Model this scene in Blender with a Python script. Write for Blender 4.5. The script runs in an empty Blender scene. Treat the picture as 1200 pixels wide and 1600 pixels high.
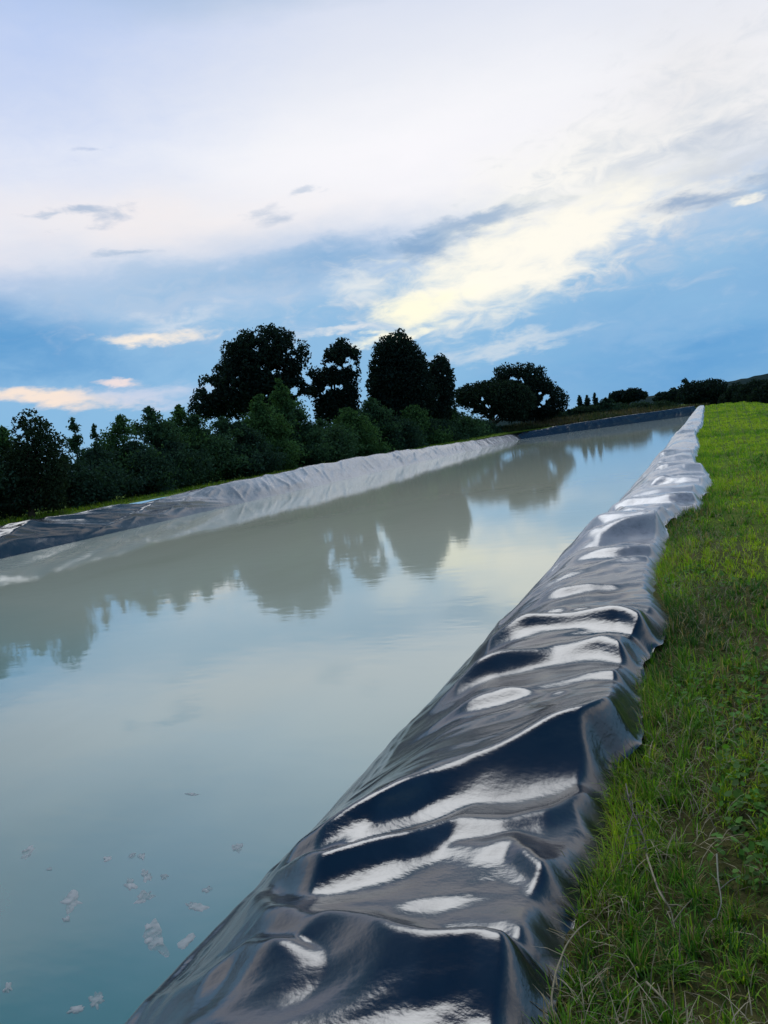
import bpy, math, random
import numpy as np
from mathutils import Vector, Matrix

random.seed(7)
RNG = np.random.default_rng(11)
scene = bpy.context.scene
COL = scene.collection

# ------------------------------------------------------------------ camera
F, CX, CY, H = 1180.0, 600.0, 800.0, 2.1          # focal length and picture centre in photo pixels, eye height above the water
VP, SL = (1105.0, 622.0), 0.131                   # where the banks run to, and the tilt of the horizon


def unit(v):
    v = np.array(v, float)
    return v / np.linalg.norm(v)


def cam_dir(px, py):
    return np.array([(px - CX) / F, -(py - CY) / F, -1.0])


_a = unit(cam_dir(*VP))
_b = unit(cam_dir(VP[0] - 1000, VP[1] + 1000 * SL))
_up = unit(np.cross(_a, _b))
if _up[1] < 0:
    _up = -_up
ROT = np.array([np.cross(_a, _up), _a, _up])      # camera axes -> world axes
EYE = np.array([0.0, 0.0, H])


def ray(px, py):
    return ROT @ cam_dir(px, py)


def on_z(px, py, z):
    d = ray(px, py)
    return EYE + d * (z - H) / d[2]


def az_el(px, py):
    d = unit(ray(px, py))
    return math.atan2(d[0], d[1]), math.asin(d[2])


def at_distance(px, py, D):
    d = ray(px, py)
    return EYE + d / math.hypot(d[0], d[1]) * D


cd = bpy.data.cameras.new("camera")
cam = bpy.data.objects.new("camera", cd)
COL.objects.link(cam)
cd.sensor_fit = 'VERTICAL'
cd.sensor_height = 24.0
cd.lens = 24.0 * F / 1600.0
cd.clip_start, cd.clip_end = 0.05, 6000
M = Matrix.Identity(4)
for i in range(3):
    for j in range(3):
        M[i][j] = ROT[i][j]
M[2][3] = H
cam.matrix_world = M
scene.camera = cam


# ------------------------------------------------------------------ small helpers
def lin(r, g, b):
    def f(c):
        c /= 255.0
        return c / 12.92 if c <= 0.04045 else ((c + 0.055) / 1.055) ** 2.4
    return (f(r), f(g), f(b), 1.0)


def _hash(ix, iy, seed):
    h = (ix.astype(np.int64) * 374761393 + iy.astype(np.int64) * 668265263 + seed * 974634777) & 0x7fffffff
    h = ((h ^ (h >> 13)) * 1274126177) & 0x7fffffff
    return (h ^ (h >> 16)) & 0xffff


def gnoise(x, y, seed=0):
    """2-D gradient noise, about -1..1"""
    x = np.asarray(x, float); y = np.asarray(y, float)
    x0 = np.floor(x); y0 = np.floor(y)
    fx, fy = x - x0, y - y0
    u = fx * fx * fx * (fx * (fx * 6 - 15) + 10)
    v = fy * fy * fy * (fy * (fy * 6 - 15) + 10)

    def g(ox, oy):
        a = _hash(x0 + ox, y0 + oy, seed) * (2 * math.pi / 65536.0)
        return np.cos(a) * (fx - ox) + np.sin(a) * (fy - oy)
    return 1.5 * ((g(0, 0) * (1 - u) + g(1, 0) * u) * (1 - v) + (g(0, 1) * (1 - u) + g(1, 1) * u) * v)


def fbm(x, y, seed=0, octaves=4, gain=0.5):
    s, a = 0, 1.0
    for o in range(octaves):
        s = s + a * gnoise(x * 2 ** o, y * 2 ** o, seed + 17 * o)
        a *= gain
    return s


def sstep(a, b, x):
    t = np.clip((x - a) / (b - a), 0, 1)
    return t * t * (3 - 2 * t)


def mesh_obj(name, verts, faces, mat, parent=None, smooth=False, tint=None):
    """verts (n,3); faces (m,k) array of one face size, or a list of such arrays"""
    me = bpy.data.meshes.new(name)
    verts = np.asarray(verts, np.float32)
    if not isinstance(faces, list):
        faces = [faces]
    faces = [np.asarray(f, np.int32) for f in faces if len(f)]
    loops = np.concatenate([f.ravel() for f in faces])
    sizes = np.concatenate([np.full(len(f), f.shape[1], np.int32) for f in faces])
    starts = np.concatenate([[0], np.cumsum(sizes)[:-1]]).astype(np.int32)
    me.vertices.add(len(verts)); me.vertices.foreach_set("co", verts.ravel())
    me.loops.add(len(loops)); me.loops.foreach_set("vertex_index", loops)
    me.polygons.add(len(sizes)); me.polygons.foreach_set("loop_start", starts)
    me.polygons.foreach_set("loop_total", sizes)
    me.polygons.foreach_set("use_smooth", np.full(len(sizes), smooth, bool))
    me.update(calc_edges=True)
    if tint is not None:
        at = me.color_attributes.new("tint", 'FLOAT_COLOR', 'POINT')
        c = np.ones((len(verts), 4), np.float32)
        c[:, :3] = tint
        at.data.foreach_set("color", c.ravel())
    me.materials.append(mat)
    o = bpy.data.objects.new(name, me)
    COL.objects.link(o)
    if parent:
        o.parent = parent
    return o


def grid_faces(nr, nc):
    i = np.arange(nr - 1)[:, None] * nc + np.arange(nc - 1)[None, :]
    i = i.ravel()
    return np.stack([i, i + 1, i + nc + 1, i + nc], 1)


def tag(o, label=None, cat=None, group=None, kind=None):
    if label: o["label"] = label
    if cat: o["category"] = cat
    if group: o["group"] = group
    if kind: o["kind"] = kind
    return o


def empty(name, loc=(0, 0, 0)):
    o = bpy.data.objects.new(name, None)
    o.location = loc
    o.empty_display_size = 0.2
    COL.objects.link(o)
    return o


def tube(points, radii, sides=7):
    """one tapered tube; returns verts, quads"""
    P = np.asarray(points, float)
    T = np.gradient(P, axis=0)
    T /= np.linalg.norm(T, axis=1)[:, None] + 1e-9
    ref = np.array([0.31, 0.95, 0.05])
    A = np.cross(T, ref); A /= np.linalg.norm(A, axis=1)[:, None] + 1e-9
    B = np.cross(T, A)
    th = np.linspace(0, 2 * math.pi, sides, endpoint=False)
    r = np.asarray(radii)[:, None, None]
    V = P[:, None, :] + r * (np.cos(th)[None, :, None] * A[:, None, :] + np.sin(th)[None, :, None] * B[:, None, :])
    fs = []
    for i in range(len(P) - 1):
        for k in range(sides):
            fs.append([i * sides + k, i * sides + (k + 1) % sides, (i + 1) * sides + (k + 1) % sides, (i + 1) * sides + k])
    return V.reshape(-1, 3), np.array(fs)


def join(parts):
    vs, fs, n = [], [], 0
    for v, f in parts:
        vs.append(v); fs.append(f + n); n += len(v)
    return np.concatenate(vs), np.concatenate(fs)


# ------------------------------------------------------------------ node helpers
class Tree:
    def __init__(s, nt):
        s.nt, s.n, s.l = nt, nt.nodes, nt.links

    def put(s, sock, v):
        if hasattr(v, 'is_output'):
            s.l.new(v, sock)
        elif v is not None:
            sock.default_value = v

    def math(s, op, a, b=None, c=None, clamp=False):
        m = s.n.new('ShaderNodeMath'); m.operation = op; m.use_clamp = clamp
        for i, v in enumerate((a, b, c)):
            s.put(m.inputs[i], v)
        return m.outputs[0]

    def vmath(s, op, a, b=None, scale=None):
        m = s.n.new('ShaderNodeVectorMath'); m.operation = op
        s.put(m.inputs[0], a); s.put(m.inputs[1], b)
        if scale is not None: s.put(m.inputs['Scale'], scale)
        return m.outputs[1] if op in ('LENGTH', 'DOT_PRODUCT') else m.outputs[0]

    def noise(s, vec, scale, detail=4, rough=0.5, dist=0.0):
        m = s.n.new('ShaderNodeTexNoise')
        s.put(m.inputs['Vector'], vec)
        m.inputs['Scale'].default_value = scale
        m.inputs['Detail'].default_value = detail
        m.inputs['Roughness'].default_value = rough
        m.inputs['Distortion'].default_value = dist
        return m.outputs[0], m.outputs[1]

    def ramp(s, fac, stops, interp='LINEAR'):
        m = s.n.new('ShaderNodeValToRGB'); r = m.color_ramp; r.interpolation = interp
        while len(r.elements) < len(stops): r.elements.new(0.5)
        for e, (p, c) in zip(r.elements, stops):
            e.position = p; e.color = c if len(c) == 4 else (*c, 1)
        s.put(m.inputs[0], fac)
        return m.outputs[0]

    def mix(s, fac, a, b, mode='MIX'):
        m = s.n.new('ShaderNodeMix'); m.data_type = 'RGBA'; m.blend_type = mode
        s.put(m.inputs[0], fac); s.put(m.inputs[6], a); s.put(m.inputs[7], b)
        return m.outputs[2]

    def step(s, v, lo, hi, to0=0.0, to1=1.0):
        m = s.n.new('ShaderNodeMapRange'); m.interpolation_type = 'SMOOTHSTEP'
        for k, x in zip(range(5), (v, lo, hi, to0, to1)):
            s.put(m.inputs[k], x)
        return m.outputs[0]

    def mapping(s, vec, loc=(0, 0, 0), rot=(0, 0, 0), scale=(1, 1, 1), kind='POINT'):
        m = s.n.new('ShaderNodeMapping'); m.vector_type = kind
        s.put(m.inputs[0], vec)
        m.inputs[1].default_value = loc; m.inputs[2].default_value = rot; m.inputs[3].default_value = scale
        return m.outputs[0]

    def bump(s, height, strength, dist):
        m = s.n.new('ShaderNodeBump')
        m.inputs['Strength'].default_value = strength
        m.inputs['Distance'].default_value = dist
        s.put(m.inputs['Height'], height)
        return m.outputs[0]


def material(name):
    m = bpy.data.materials.new(name)
    m.use_nodes = True
    t = Tree(m.node_tree)
    return m, t, m.node_tree.nodes['Principled BSDF']


# ------------------------------------------------------------------ world: evening sky with banks of cloud
SUN_AZ, SUN_EL = math.radians(-34), math.radians(61)   # thick cloud: only a broad brightness, high in front and to the left


def build_world():
    w = bpy.data.worlds.new("World")
    scene.world = w
    w.use_nodes = True
    t = Tree(w.node_tree)
    bg = w.node_tree.nodes['Background']
    tc = t.n.new('ShaderNodeTexCoord')
    d = t.vmath('NORMALIZE', tc.outputs['Generated'])
    sep = t.n.new('ShaderNodeSeparateXYZ'); t.l.new(d, sep.inputs[0])
    x, y, z = sep.outputs
    az = t.math('ARCTAN2', x, y)
    el = t.math('ARCSINE', z)

    sky = t.n.new('ShaderNodeTexSky'); sky.sky_type = 'NISHITA'
    sky.sun_disc = False
    sky.sun_elevation = SUN_EL
    sky.sun_rotation = SUN_AZ
    sky.altitude = 1800
    clear = t.vmath('SCALE', sky.outputs[0], scale=0.10)

    # streaky noise, drawn out along the horizon
    flat = t.mapping(d, scale=(1, 1, 3.4))
    n1, c1 = t.noise(flat, 3.2, 6, 0.55)
    n2, _ = t.noise(t.mapping(d, loc=(3, 1, 7), scale=(1, 1, 4.5)), 9.0, 5, 0.6, 0.4)
    n3, _ = t.noise(t.mapping(d, loc=(9, 4, 2), scale=(1, 1, 2.2)), 22.0, 4, 0.6, 0.6)
    warp = t.vmath('SUBTRACT', c1, (0.5, 0.5, 0.5))
    comb = t.n.new('ShaderNodeCombineXYZ')
    t.put(comb.inputs[0], az); t.put(comb.inputs[1], el)
    _, c2 = t.noise(t.mapping(d, loc=(5, 2, 1), scale=(1, 1, 3.0)), 11.0, 5, 0.62)
    P = t.vmath('ADD', comb.outputs[0], t.vmath('MULTIPLY', warp, (0.22, 0.10, 0.0)))
    P = t.vmath('ADD', P, t.vmath('MULTIPLY', t.vmath('SUBTRACT', c2, (0.5, 0.5, 0.5)), (0.10, 0.045, 0.0)))
    edge = t.math('ADD', t.math('MULTIPLY', t.math('SUBTRACT', 0.5), 2.2),
                  t.math('MULTIPLY', t.math('SUBTRACT', n3, 0.5), 1.2))

    # the high veil: bright low over the sunset, blue overhead
    elw = t.math('ADD', el, t.math('MULTIPLY', t.math('SUBTRACT', n1, 0.5), 0.10))
    k = t.math('MULTIPLY', elw, 2 / math.pi, clamp=True)
    veil = t.ramp(k, [(0.0, lin(112, 170, 216)), (0.05, lin(122, 176, 218)), (0.115, lin(146, 188, 222)), (0.155, lin(196, 210, 230)),
                      (0.185, lin(245, 243, 244)), (0.235, lin(251, 250, 251)), (0.305, lin(226, 231, 244)), (0.36, lin(124, 166, 198)), (0.43, lin(66, 122, 156)),
                      (0.60, lin(52, 104, 152)), (1.0, lin(26, 72, 114))])
    col = t.mix(0.86, clear, veil)
    behind = t.step(y, 0.35, -0.35)
    col = t.mix(t.math('MULTIPLY', behind, 0.85), col, t.ramp(t.math('MULTIPLY', el, 2 / math.pi, clamp=True), [(0.0, lin(140, 156, 178)), (0.35, lin(112, 138, 168)), (0.6, lin(44, 92, 136)), (1.0, lin(26, 72, 114))]))

    def cloud(px, py, rx, ry, ang, rgb, amount, rag=0.8, soft=0.9):
        nonlocal col
        a, e = az_el(px, py)
        q = math.radians(ang)
        a2, e2 = az_el(px + rx * math.cos(q), py - rx * math.sin(q))
        ra, th = math.hypot(a2 - a, e2 - e), math.atan2(e2 - e, a2 - a)
        v = t.mapping(P, loc=(a, e, 0), rot=(0, 0, th), scale=(ra, ry / F, 1), kind='TEXTURE')
        r = t.vmath('LENGTH', v)
        f = t.math('ADD', t.math('SUBTRACT', 1.0, r), t.math('MULTIPLY', edge, rag))
        m = t.step(f, -0.15, soft * 1.35, 0.0, amount)
        col = t.mix(m, col, lin(*rgb))

    # broad tones
    cloud(40, 30, 460, 330, 25, (174, 196, 238), 0.85, 0.25, 1.0)
    cloud(-350, 300, 420, 220, 0, (196, 206, 236), 0.6, 0.3, 1.0)
    cloud(1100, 120, 340, 150, 20, (228, 227, 229), 0.75, 0.5, 1.0)
    cloud(640, 250, 460, 110, 14, (248, 246, 250), 0.8, 0.3, 1.0)
    cloud(200, 355, 420, 60, 4, (243, 235, 233), 0.75, 0.5, 1.0)
    cloud(960, 270, 420, 105, 20, (252, 249, 240), 0.95, 0.6, 1.0)
    # blue-grey bank low in the sky
    cloud(-60, 520, 400, 100, -6, (84, 150, 204), 0.9, 0.6, 0.8)
    cloud(330, 452, 260, 46, 3, (134, 180, 218), 0.85, 0.8, 0.8)
    cloud(500, 418, 190, 34, 14, (128, 172, 212), 0.85, 1.0, 0.8)
    cloud(690, 378, 170, 24, 14, (146, 178, 210), 0.8, 1.1, 0.8)
    cloud(1010, 490, 330, 70, 18, (124, 174, 216), 0.95, 0.6, 0.8)
    cloud(1080, 565, 500, 70, 7, (90, 154, 208), 0.9, 0.5, 0.9)
    cloud(1330, 440, 260, 120, 14, (122, 170, 214), 0.9, 0.5, 0.8)
    # mottled, broken texture over the bright part
    cloud(800, 410, 330, 80, 22, (190, 204, 220), 0.55, 2.8, 0.7)
    cloud(1080, 260, 300, 150, 18, (200, 209, 222), 0.6, 2.6, 1.0)
    cloud(600, 470, 130, 50, 18, (168, 194, 218), 0.5, 2.8, 0.8)
    cloud(300, 470, 300, 60, 4, (196, 208, 226), 0.5, 2.6, 1.0)
    cloud(1000, 520, 300, 70, 12, (150, 188, 222), 0.5, 2.6, 1.0)
    # cream gap in front of the hidden sun
    cloud(750, 432, 230, 84, 24, (253, 249, 234), 1.0, 0.9, 0.7)
    cloud(910, 365, 240, 52, 22, (252, 248, 236), 0.95, 1.0, 0.6)
    cloud(1060, 330, 150, 20, 20, (246, 243, 236), 0.85, 1.0, 0.7)
    cloud(650, 485, 105, 34, 20, (254, 250, 224), 0.95, 0.9, 0.7)
    cloud(585, 533, 70, 11, 14, (254, 250, 228), 0.9, 1.0, 0.6)
    cloud(560, 450, 70, 26, 20, (232, 236, 236), 0.6, 1.3, 0.8)
    cloud(790, 545, 140, 12, 10, (214, 222, 228), 0.7, 1.0, 0.7)
    # bright bars at left
    cloud(240, 524, 110, 12, 2, (248, 236, 222), 0.95, 1.1, 0.7)
    cloud(280, 500, 80, 16, 2, (220, 226, 234), 0.6, 1.2, 0.8)
    cloud(60, 628, 200, 15, 1, (248, 228, 212), 0.95, 0.7, 0.6)
    cloud(206, 598, 55, 8, 1, (242, 224, 220), 0.9, 0.8, 0.6)
    cloud(250, 618, 140, 16, 3, (206, 212, 230), 0.75, 0.8, 0.7)
    cloud(520, 522, 90, 9, 0, (226, 228, 230), 0.8, 0.8, 0.6)
    # dark scraps, trailing along the edge of the bank
    cloud(760, 352, 140, 17, 12, (150, 176, 206), 0.85, 1.3, 0.7)
    cloud(670, 388, 80, 20, 8, (128, 164, 202), 0.85, 1.3, 0.7)
    cloud(880, 330, 90, 12, 16, (190, 202, 216), 0.6, 1.3, 0.8)
    cloud(1085, 326, 120, 16, 16, (136, 164, 198), 0.85, 1.2, 0.7)
    cloud(1190, 300, 90, 22, 16, (150, 176, 206), 0.7, 1.2, 0.8)
    cloud(1130, 215, 120, 36, 14, (186, 197, 214), 0.7, 1.4, 1.0)
    cloud(1120, 275, 120, 14, 20, (196, 204, 216), 0.6, 1.4, 0.9)
    cloud(1150, 318, 40, 9, 16, (250, 246, 234), 0.85, 0.9, 0.6)
    cloud(125, 352, 56, 13, 2, (158, 180, 208), 0.75, 1.4, 0.7)
    cloud(60, 360, 40, 6, 2, (176, 192, 214), 0.7, 1.3, 0.7)
    cloud(402, 340, 46, 17, 24, (176, 192, 214), 0.75, 1.2, 0.8)
    cloud(472, 300, 36, 8, 8, (184, 198, 218), 0.65, 1.1, 0.7)
    cloud(212, 402, 60, 8, 4, (166, 188, 214), 0.7, 1.1, 0.7)
    cloud(110, 248, 36, 7, 3, (176, 192, 222), 0.6, 1.0, 0.7)

    # added bright sky patch, unseen above the frame, to strengthen the light: soft edged
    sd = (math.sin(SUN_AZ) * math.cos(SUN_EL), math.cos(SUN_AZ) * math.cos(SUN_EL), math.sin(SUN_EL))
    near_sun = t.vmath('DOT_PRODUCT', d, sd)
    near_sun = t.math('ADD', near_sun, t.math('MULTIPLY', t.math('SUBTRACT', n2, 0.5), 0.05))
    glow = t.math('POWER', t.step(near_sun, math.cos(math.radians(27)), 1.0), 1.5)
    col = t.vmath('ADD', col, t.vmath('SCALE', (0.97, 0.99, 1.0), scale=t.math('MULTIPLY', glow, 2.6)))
    ground = t.step(z, -0.02, -0.12)
    col = t.mix(ground, col, (0.05, 0.06, 0.05, 1))
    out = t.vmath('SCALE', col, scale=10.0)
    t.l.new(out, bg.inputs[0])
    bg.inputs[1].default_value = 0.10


build_world()

sun = bpy.data.lights.new("sun", 'SUN')
sun.energy = 0.75
sun.angle = math.radians(42)
sun.color = (1.0, 0.99, 0.97)
so = bpy.data.objects.new("sun", sun)
COL.objects.link(so)
_e = SUN_EL
_z = SUN_AZ
_s = Vector((math.sin(_z) * math.cos(_e), math.cos(_z) * math.cos(_e), math.sin(_e)))
so.rotation_euler = _s.to_track_quat('Z', 'Y').to_euler()
so.location = (0, 0, 50)


# ------------------------------------------------------------------ materials
def make_liner_mat():
    m, t, p = material("black_plastic_sheet")
    g = t.n.new('ShaderNodeNewGeometry').outputs['Position']
    n, _ = t.noise(g, 1.7, 4, 0.6)
    dust, _ = t.noise(g, 14.0, 5, 0.65)
    base = t.mix(t.step(dust, 0.5, 0.75, 0, 0.5), (0.003, 0.007, 0.017, 1), (0.010, 0.016, 0.028, 1))
    # sky sheen painted in as pale colour, growing with distance along both side sheets
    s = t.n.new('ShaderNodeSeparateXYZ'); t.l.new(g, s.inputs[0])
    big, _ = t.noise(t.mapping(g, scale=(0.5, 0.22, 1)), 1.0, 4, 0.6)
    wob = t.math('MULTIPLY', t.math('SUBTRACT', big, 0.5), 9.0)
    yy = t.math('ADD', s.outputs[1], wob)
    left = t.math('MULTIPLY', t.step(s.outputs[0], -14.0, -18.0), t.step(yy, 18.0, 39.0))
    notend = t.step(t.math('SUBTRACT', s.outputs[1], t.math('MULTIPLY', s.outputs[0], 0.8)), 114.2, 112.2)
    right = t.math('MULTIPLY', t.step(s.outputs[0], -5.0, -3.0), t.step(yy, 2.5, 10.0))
    painted_sheen = t.math('MULTIPLY', t.math('MAXIMUM', t.math('MULTIPLY', left, 0.75), t.math('MULTIPLY', right, 0.72)), notend)
    painted_sheen = t.math('MULTIPLY', painted_sheen, t.step(t.math('ADD', dust, n), 0.50, 1.10, 0.35, 1.0))
    base = t.mix(painted_sheen, base, (0.72, 0.70, 0.72, 1))
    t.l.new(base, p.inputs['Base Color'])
    t.put(p.inputs['Roughness'], t.step(n, 0.3, 0.7, 0.14, 0.29))
    p.inputs['IOR'].default_value = 2.0
    fine, _ = t.noise(t.mapping(g, scale=(1, 1.6, 1)), 42.0, 3, 0.5)
    mid, _ = t.noise(t.mapping(g, scale=(1, 1.1, 1)), 6.0, 3, 0.5, 0.3)
    t.l.new(t.bump(t.math('ADD', t.math('MULTIPLY', mid, 2.2), fine), 0.12, 0.010), p.inputs['Normal'])
    return m


def make_water_mat():
    m, t, p = material("silty_water_painted_tone")
    g = t.n.new('ShaderNodeNewGeometry').outputs['Position']
    n, _ = t.noise(t.mapping(g, scale=(0.35, 0.16, 1)), 1.0, 4, 0.55)
    s = t.n.new('ShaderNodeSeparateXYZ'); t.l.new(g, s.inputs[0])
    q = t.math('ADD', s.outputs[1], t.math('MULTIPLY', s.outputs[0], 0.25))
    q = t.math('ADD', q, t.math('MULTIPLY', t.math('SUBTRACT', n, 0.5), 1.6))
    c = t.ramp(t.math('DIVIDE', q, 40.0, clamp=True),  # near darkening and far mirror brightness painted into the silty water's colour
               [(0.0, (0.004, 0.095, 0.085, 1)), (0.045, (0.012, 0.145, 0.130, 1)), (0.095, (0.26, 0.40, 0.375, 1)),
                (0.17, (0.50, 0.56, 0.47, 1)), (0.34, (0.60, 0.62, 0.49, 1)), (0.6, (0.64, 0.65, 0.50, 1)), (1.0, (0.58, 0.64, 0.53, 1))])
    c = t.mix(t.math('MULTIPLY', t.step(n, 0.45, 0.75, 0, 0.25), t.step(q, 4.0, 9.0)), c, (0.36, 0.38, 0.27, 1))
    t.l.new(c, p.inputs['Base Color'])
    p.inputs['Roughness'].default_value = 0.038
    p.inputs['IOR'].default_value = 2.35
    r1, _ = t.noise(t.mapping(g, scale=(1.2, 2.4, 1)), 1.4, 3, 0.5)
    r2, _ = t.noise(t.mapping(g, scale=(1.0, 2.0, 1)), 7.0, 3, 0.5)
    h = t.math('ADD', t.math('MULTIPLY', r1, 0.7), t.math('MULTIPLY', r2, 0.12))
    t.l.new(t.bump(h, 0.085, 0.030), p.inputs['Normal'])
    return m


def make_tint_mat(name, rough=0.6, transl=0.35, gain=1.0, spec=0.25):
    """leaf and blade material: every leaf has its own colour in the attribute 'tint', light passes through"""
    m, t, p = material(name)
    at = t.n.new('ShaderNodeAttribute'); at.attribute_name = "tint"
    c = at.outputs['Color']
    t.l.new(c, p.inputs['Base Color'])
    p.inputs['Roughness'].default_value = rough
    p.inputs['Specular IOR Level'].default_value = spec
    tr = t.n.new('ShaderNodeBsdfTranslucent')
    t.l.new(t.mix(1.0, c, (1.3, 1.25, 0.6, 1), 'MULTIPLY'), tr.inputs[0])
    mx = t.n.new('ShaderNodeMixShader'); mx.inputs[0].default_value = transl
    out = t.n['Material Output']
    t.l.new(p.outputs[0], mx.inputs[1]); t.l.new(tr.outputs[0], mx.inputs[2]); t.l.new(mx.outputs[0], out.inputs[0])
    return m


def make_ground_mat():
    m, t, p = material("soil_and_turf")
    g = t.n.new('ShaderNodeNewGeometry').outputs['Position']
    n1, _ = t.noise(g, 0.9, 5, 0.6)
    n2, _ = t.noise(g, 7.0, 5, 0.65)
    n3, _ = t.noise(g, 60.0, 4, 0.6)
    soil = t.ramp(n3, [(0.3, (0.030, 0.021, 0.012, 1)), (0.7, (0.085, 0.058, 0.034, 1))])
    turf = t.ramp(n2, [(0.3, (0.060, 0.110, 0.012, 1)), (0.55, (0.110, 0.180, 0.018, 1)), (0.8, (0.17, 0.20, 0.026, 1))])
    f = t.step(t.math('ADD', n1, t.math('MULTIPLY', n2, 0.5)), 0.50, 0.78)
    s = t.n.new('ShaderNodeSeparateXYZ'); t.l.new(g, s.inputs[0])
    far = t.step(s.outputs[1], 3.5, 10.0)
    f = t.math('MAXIMUM', t.math('MULTIPLY', f, t.math('ADD', t.math('MULTIPLY', far, 0.8), 0.2)), far)
    t.l.new(t.mix(f, soil, turf), p.inputs['Base Color'])
    p.inputs['Roughness'].default_value = 0.95
    p.inputs['Specular IOR Level'].default_value = 0.1
    h = t.math('ADD', n3, n2)
    t.l.new(t.bump(h, 0.6, 0.03), p.inputs['Normal'])
    return m


def make_bark_mat():
    m, t, p = material("bark")
    g = t.n.new('ShaderNodeNewGeometry').outputs['Position']
    n, _ = t.noise(t.mapping(g, scale=(6, 6, 1.2)), 2.0, 5, 0.65)
    t.l.new(t.ramp(n, [(0.3, (0.03, 0.024, 0.018, 1)), (0.7, (0.10, 0.08, 0.06, 1))]), p.inputs['Base Color'])
    p.inputs['Roughness'].default_value = 0.9
    t.l.new(t.bump(n, 0.7, 0.03), p.inputs['Normal'])
    return m


def make_hill_mat():
    m, t, p = material("wooded_hillside")
    g = t.n.new('ShaderNodeNewGeometry').outputs['Position']
    n, _ = t.noise(t.mapping(g, scale=(0.05, 0.02, 0.12)), 1.0, 6, 0.65)
    t.l.new(t.ramp(n, [(0.32, (0.018, 0.034, 0.036, 1)), (0.6, (0.026, 0.044, 0.044, 1)), (0.75, (0.050, 0.058, 0.046, 1))]), p.inputs['Base Color'])
    p.inputs['Roughness'].default_value = 1.0
    p.inputs['Specular IOR Level'].default_value = 0.0
    return m


def make_foam_mat():
    m, t, p = material("floating_scum")
    g = t.n.new('ShaderNodeNewGeometry').outputs['Position']
    n, _ = t.noise(g, 38.0, 5, 0.65)
    t.l.new(t.ramp(n, [(0.3, (0.30, 0.37, 0.38, 1)), (0.55, (0.44, 0.46, 0.47, 1)), (0.75, (0.56, 0.53, 0.54, 1))]), p.inputs['Base Color'])
    p.inputs['Roughness'].default_value = 0.6
    t.l.new(t.bump(n, 0.12, 0.004), p.inputs['Normal'])
    n2, _ = t.noise(g, 14.0, 3, 0.5)
    tr = t.n.new('ShaderNodeBsdfTransparent'); mx = t.n.new('ShaderNodeMixShader')
    t.put(mx.inputs[0], t.step(n2, 0.30, 0.64, 0.18, 0.74))
    t.l.new(tr.outputs[0], mx.inputs[1]); t.l.new(p.outputs[0], mx.inputs[2])
    t.l.new(mx.outputs[0], t.n['Material Output'].inputs[0])
    return m


LINER, WATER, GROUND, BARK, HILL, FOAM = (make_liner_mat(), make_water_mat(), make_ground_mat(), make_bark_mat(),
                                          make_hill_mat(), make_foam_mat())
GRASS = make_tint_mat("grass_blades", 0.55, 0.45)
LEAF = make_tint_mat("dark_leaves", 0.85, 0.25, spec=0.04)
STEM = make_tint_mat("dry_stems", 0.7, 0.05)

# ------------------------------------------------------------------ the pond's outline
# right bank, as functions of y: outer edge of the sheet on the grass, waterline
EDGE_PX = [(868, 1640), (872, 1590), (884, 1520), (905, 1445), (940, 1390), (966, 1330), (962, 1270), (972, 1215), (1003, 1190),
           (1012, 1130), (1000, 1080), (1012, 1040), (1042, 1000), (1055, 972), (1034, 935), (1030, 900), (1046, 860), (1042, 822),
           (1070, 806), (1103, 797), (1098, 782), (1118, 757), (1100, 738), (1088, 722), (1096, 700), (1090, 682), (1099, 665), (1100, 650)]
_e = np.array([on_z(x, y, 0.94)[:2] for x, y in EDGE_PX])
_e = _e[np.argsort(_e[:, 1])]
EY = np.concatenate([[-8, -3, 0.4], _e[:, 1], [90, 125]])
EX = np.concatenate([[-0.45, -0.40, -0.36], _e[:, 0], [-0.33, -0.40]])


def x_edge(y): return np.interp(y, EY, EX) + 0.02 * gnoise(np.asarray(y) * 3.1, 0.5, 3) + 0.012 * gnoise(np.asarray(y) * 11.0, 0.5, 4)
def x_water(y): return np.interp(y, [-8, 5, 9, 16, 32, 60, 125], [-2.24, -2.21, -2.09, -1.98, -1.95, -2.05, -2.2]) + 0.012 * gnoise(np.asarray(y) * 0.9, 0.5, 5)


LEFT_WY = np.array([-8, 17, 20, 29, 53, 80, 97.0])
LEFT_WX = np.array([-20.2, -20.5, -20.5, -20.8, -21.4, -21.7, -22.2])
def x_left(y): return np.interp(y, LEFT_WY, LEFT_WX) + 0.10 * gnoise(np.asarray(y) * 0.21, 1.5, 8)


CORNER_L, CORNER_R = np.array([-22.2, 97.0]), np.array([-2.2, 113.0])
NEAR_Y = -6.0


def bank_z(y):                                    # the bank top climbs a little towards the far end
    return 0.94 + 0.10 * sstep(40, 112, y)


# ------------------------------------------------------------------ water
wv = [(-20.6, NEAR_Y, 0), (-1.7, NEAR_Y, 0), (-1.5, 40, 0), (-1.6, 114.5, 0), (-22.6, 98, 0), (-21.6, 53, 0)]
wv = np.array(wv, float) + np.array([[-0.35, -0.3, 0], [0, -0.3, 0], [0, 0, 0], [0.0, 0.3, 0], [-0.3, 0.3, 0], [-0.4, 0, 0]])
water = mesh_obj("water", wv, np.array([[0, 1, 2, 3, 4, 5]]), WATER)
tag(water, kind="structure", label="still silty green pond water mirroring clouds and trees")

# ------------------------------------------------------------------ liner sheets
liner = tag(empty("pond_liner", (-1.4, 0, 0)), "shiny black plastic pond liner draped in folds over the banks round the water", "pond liner")


def place_child(o):
    o.matrix_parent_inverse = Matrix.Translation((1.4, 0, 0))


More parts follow.
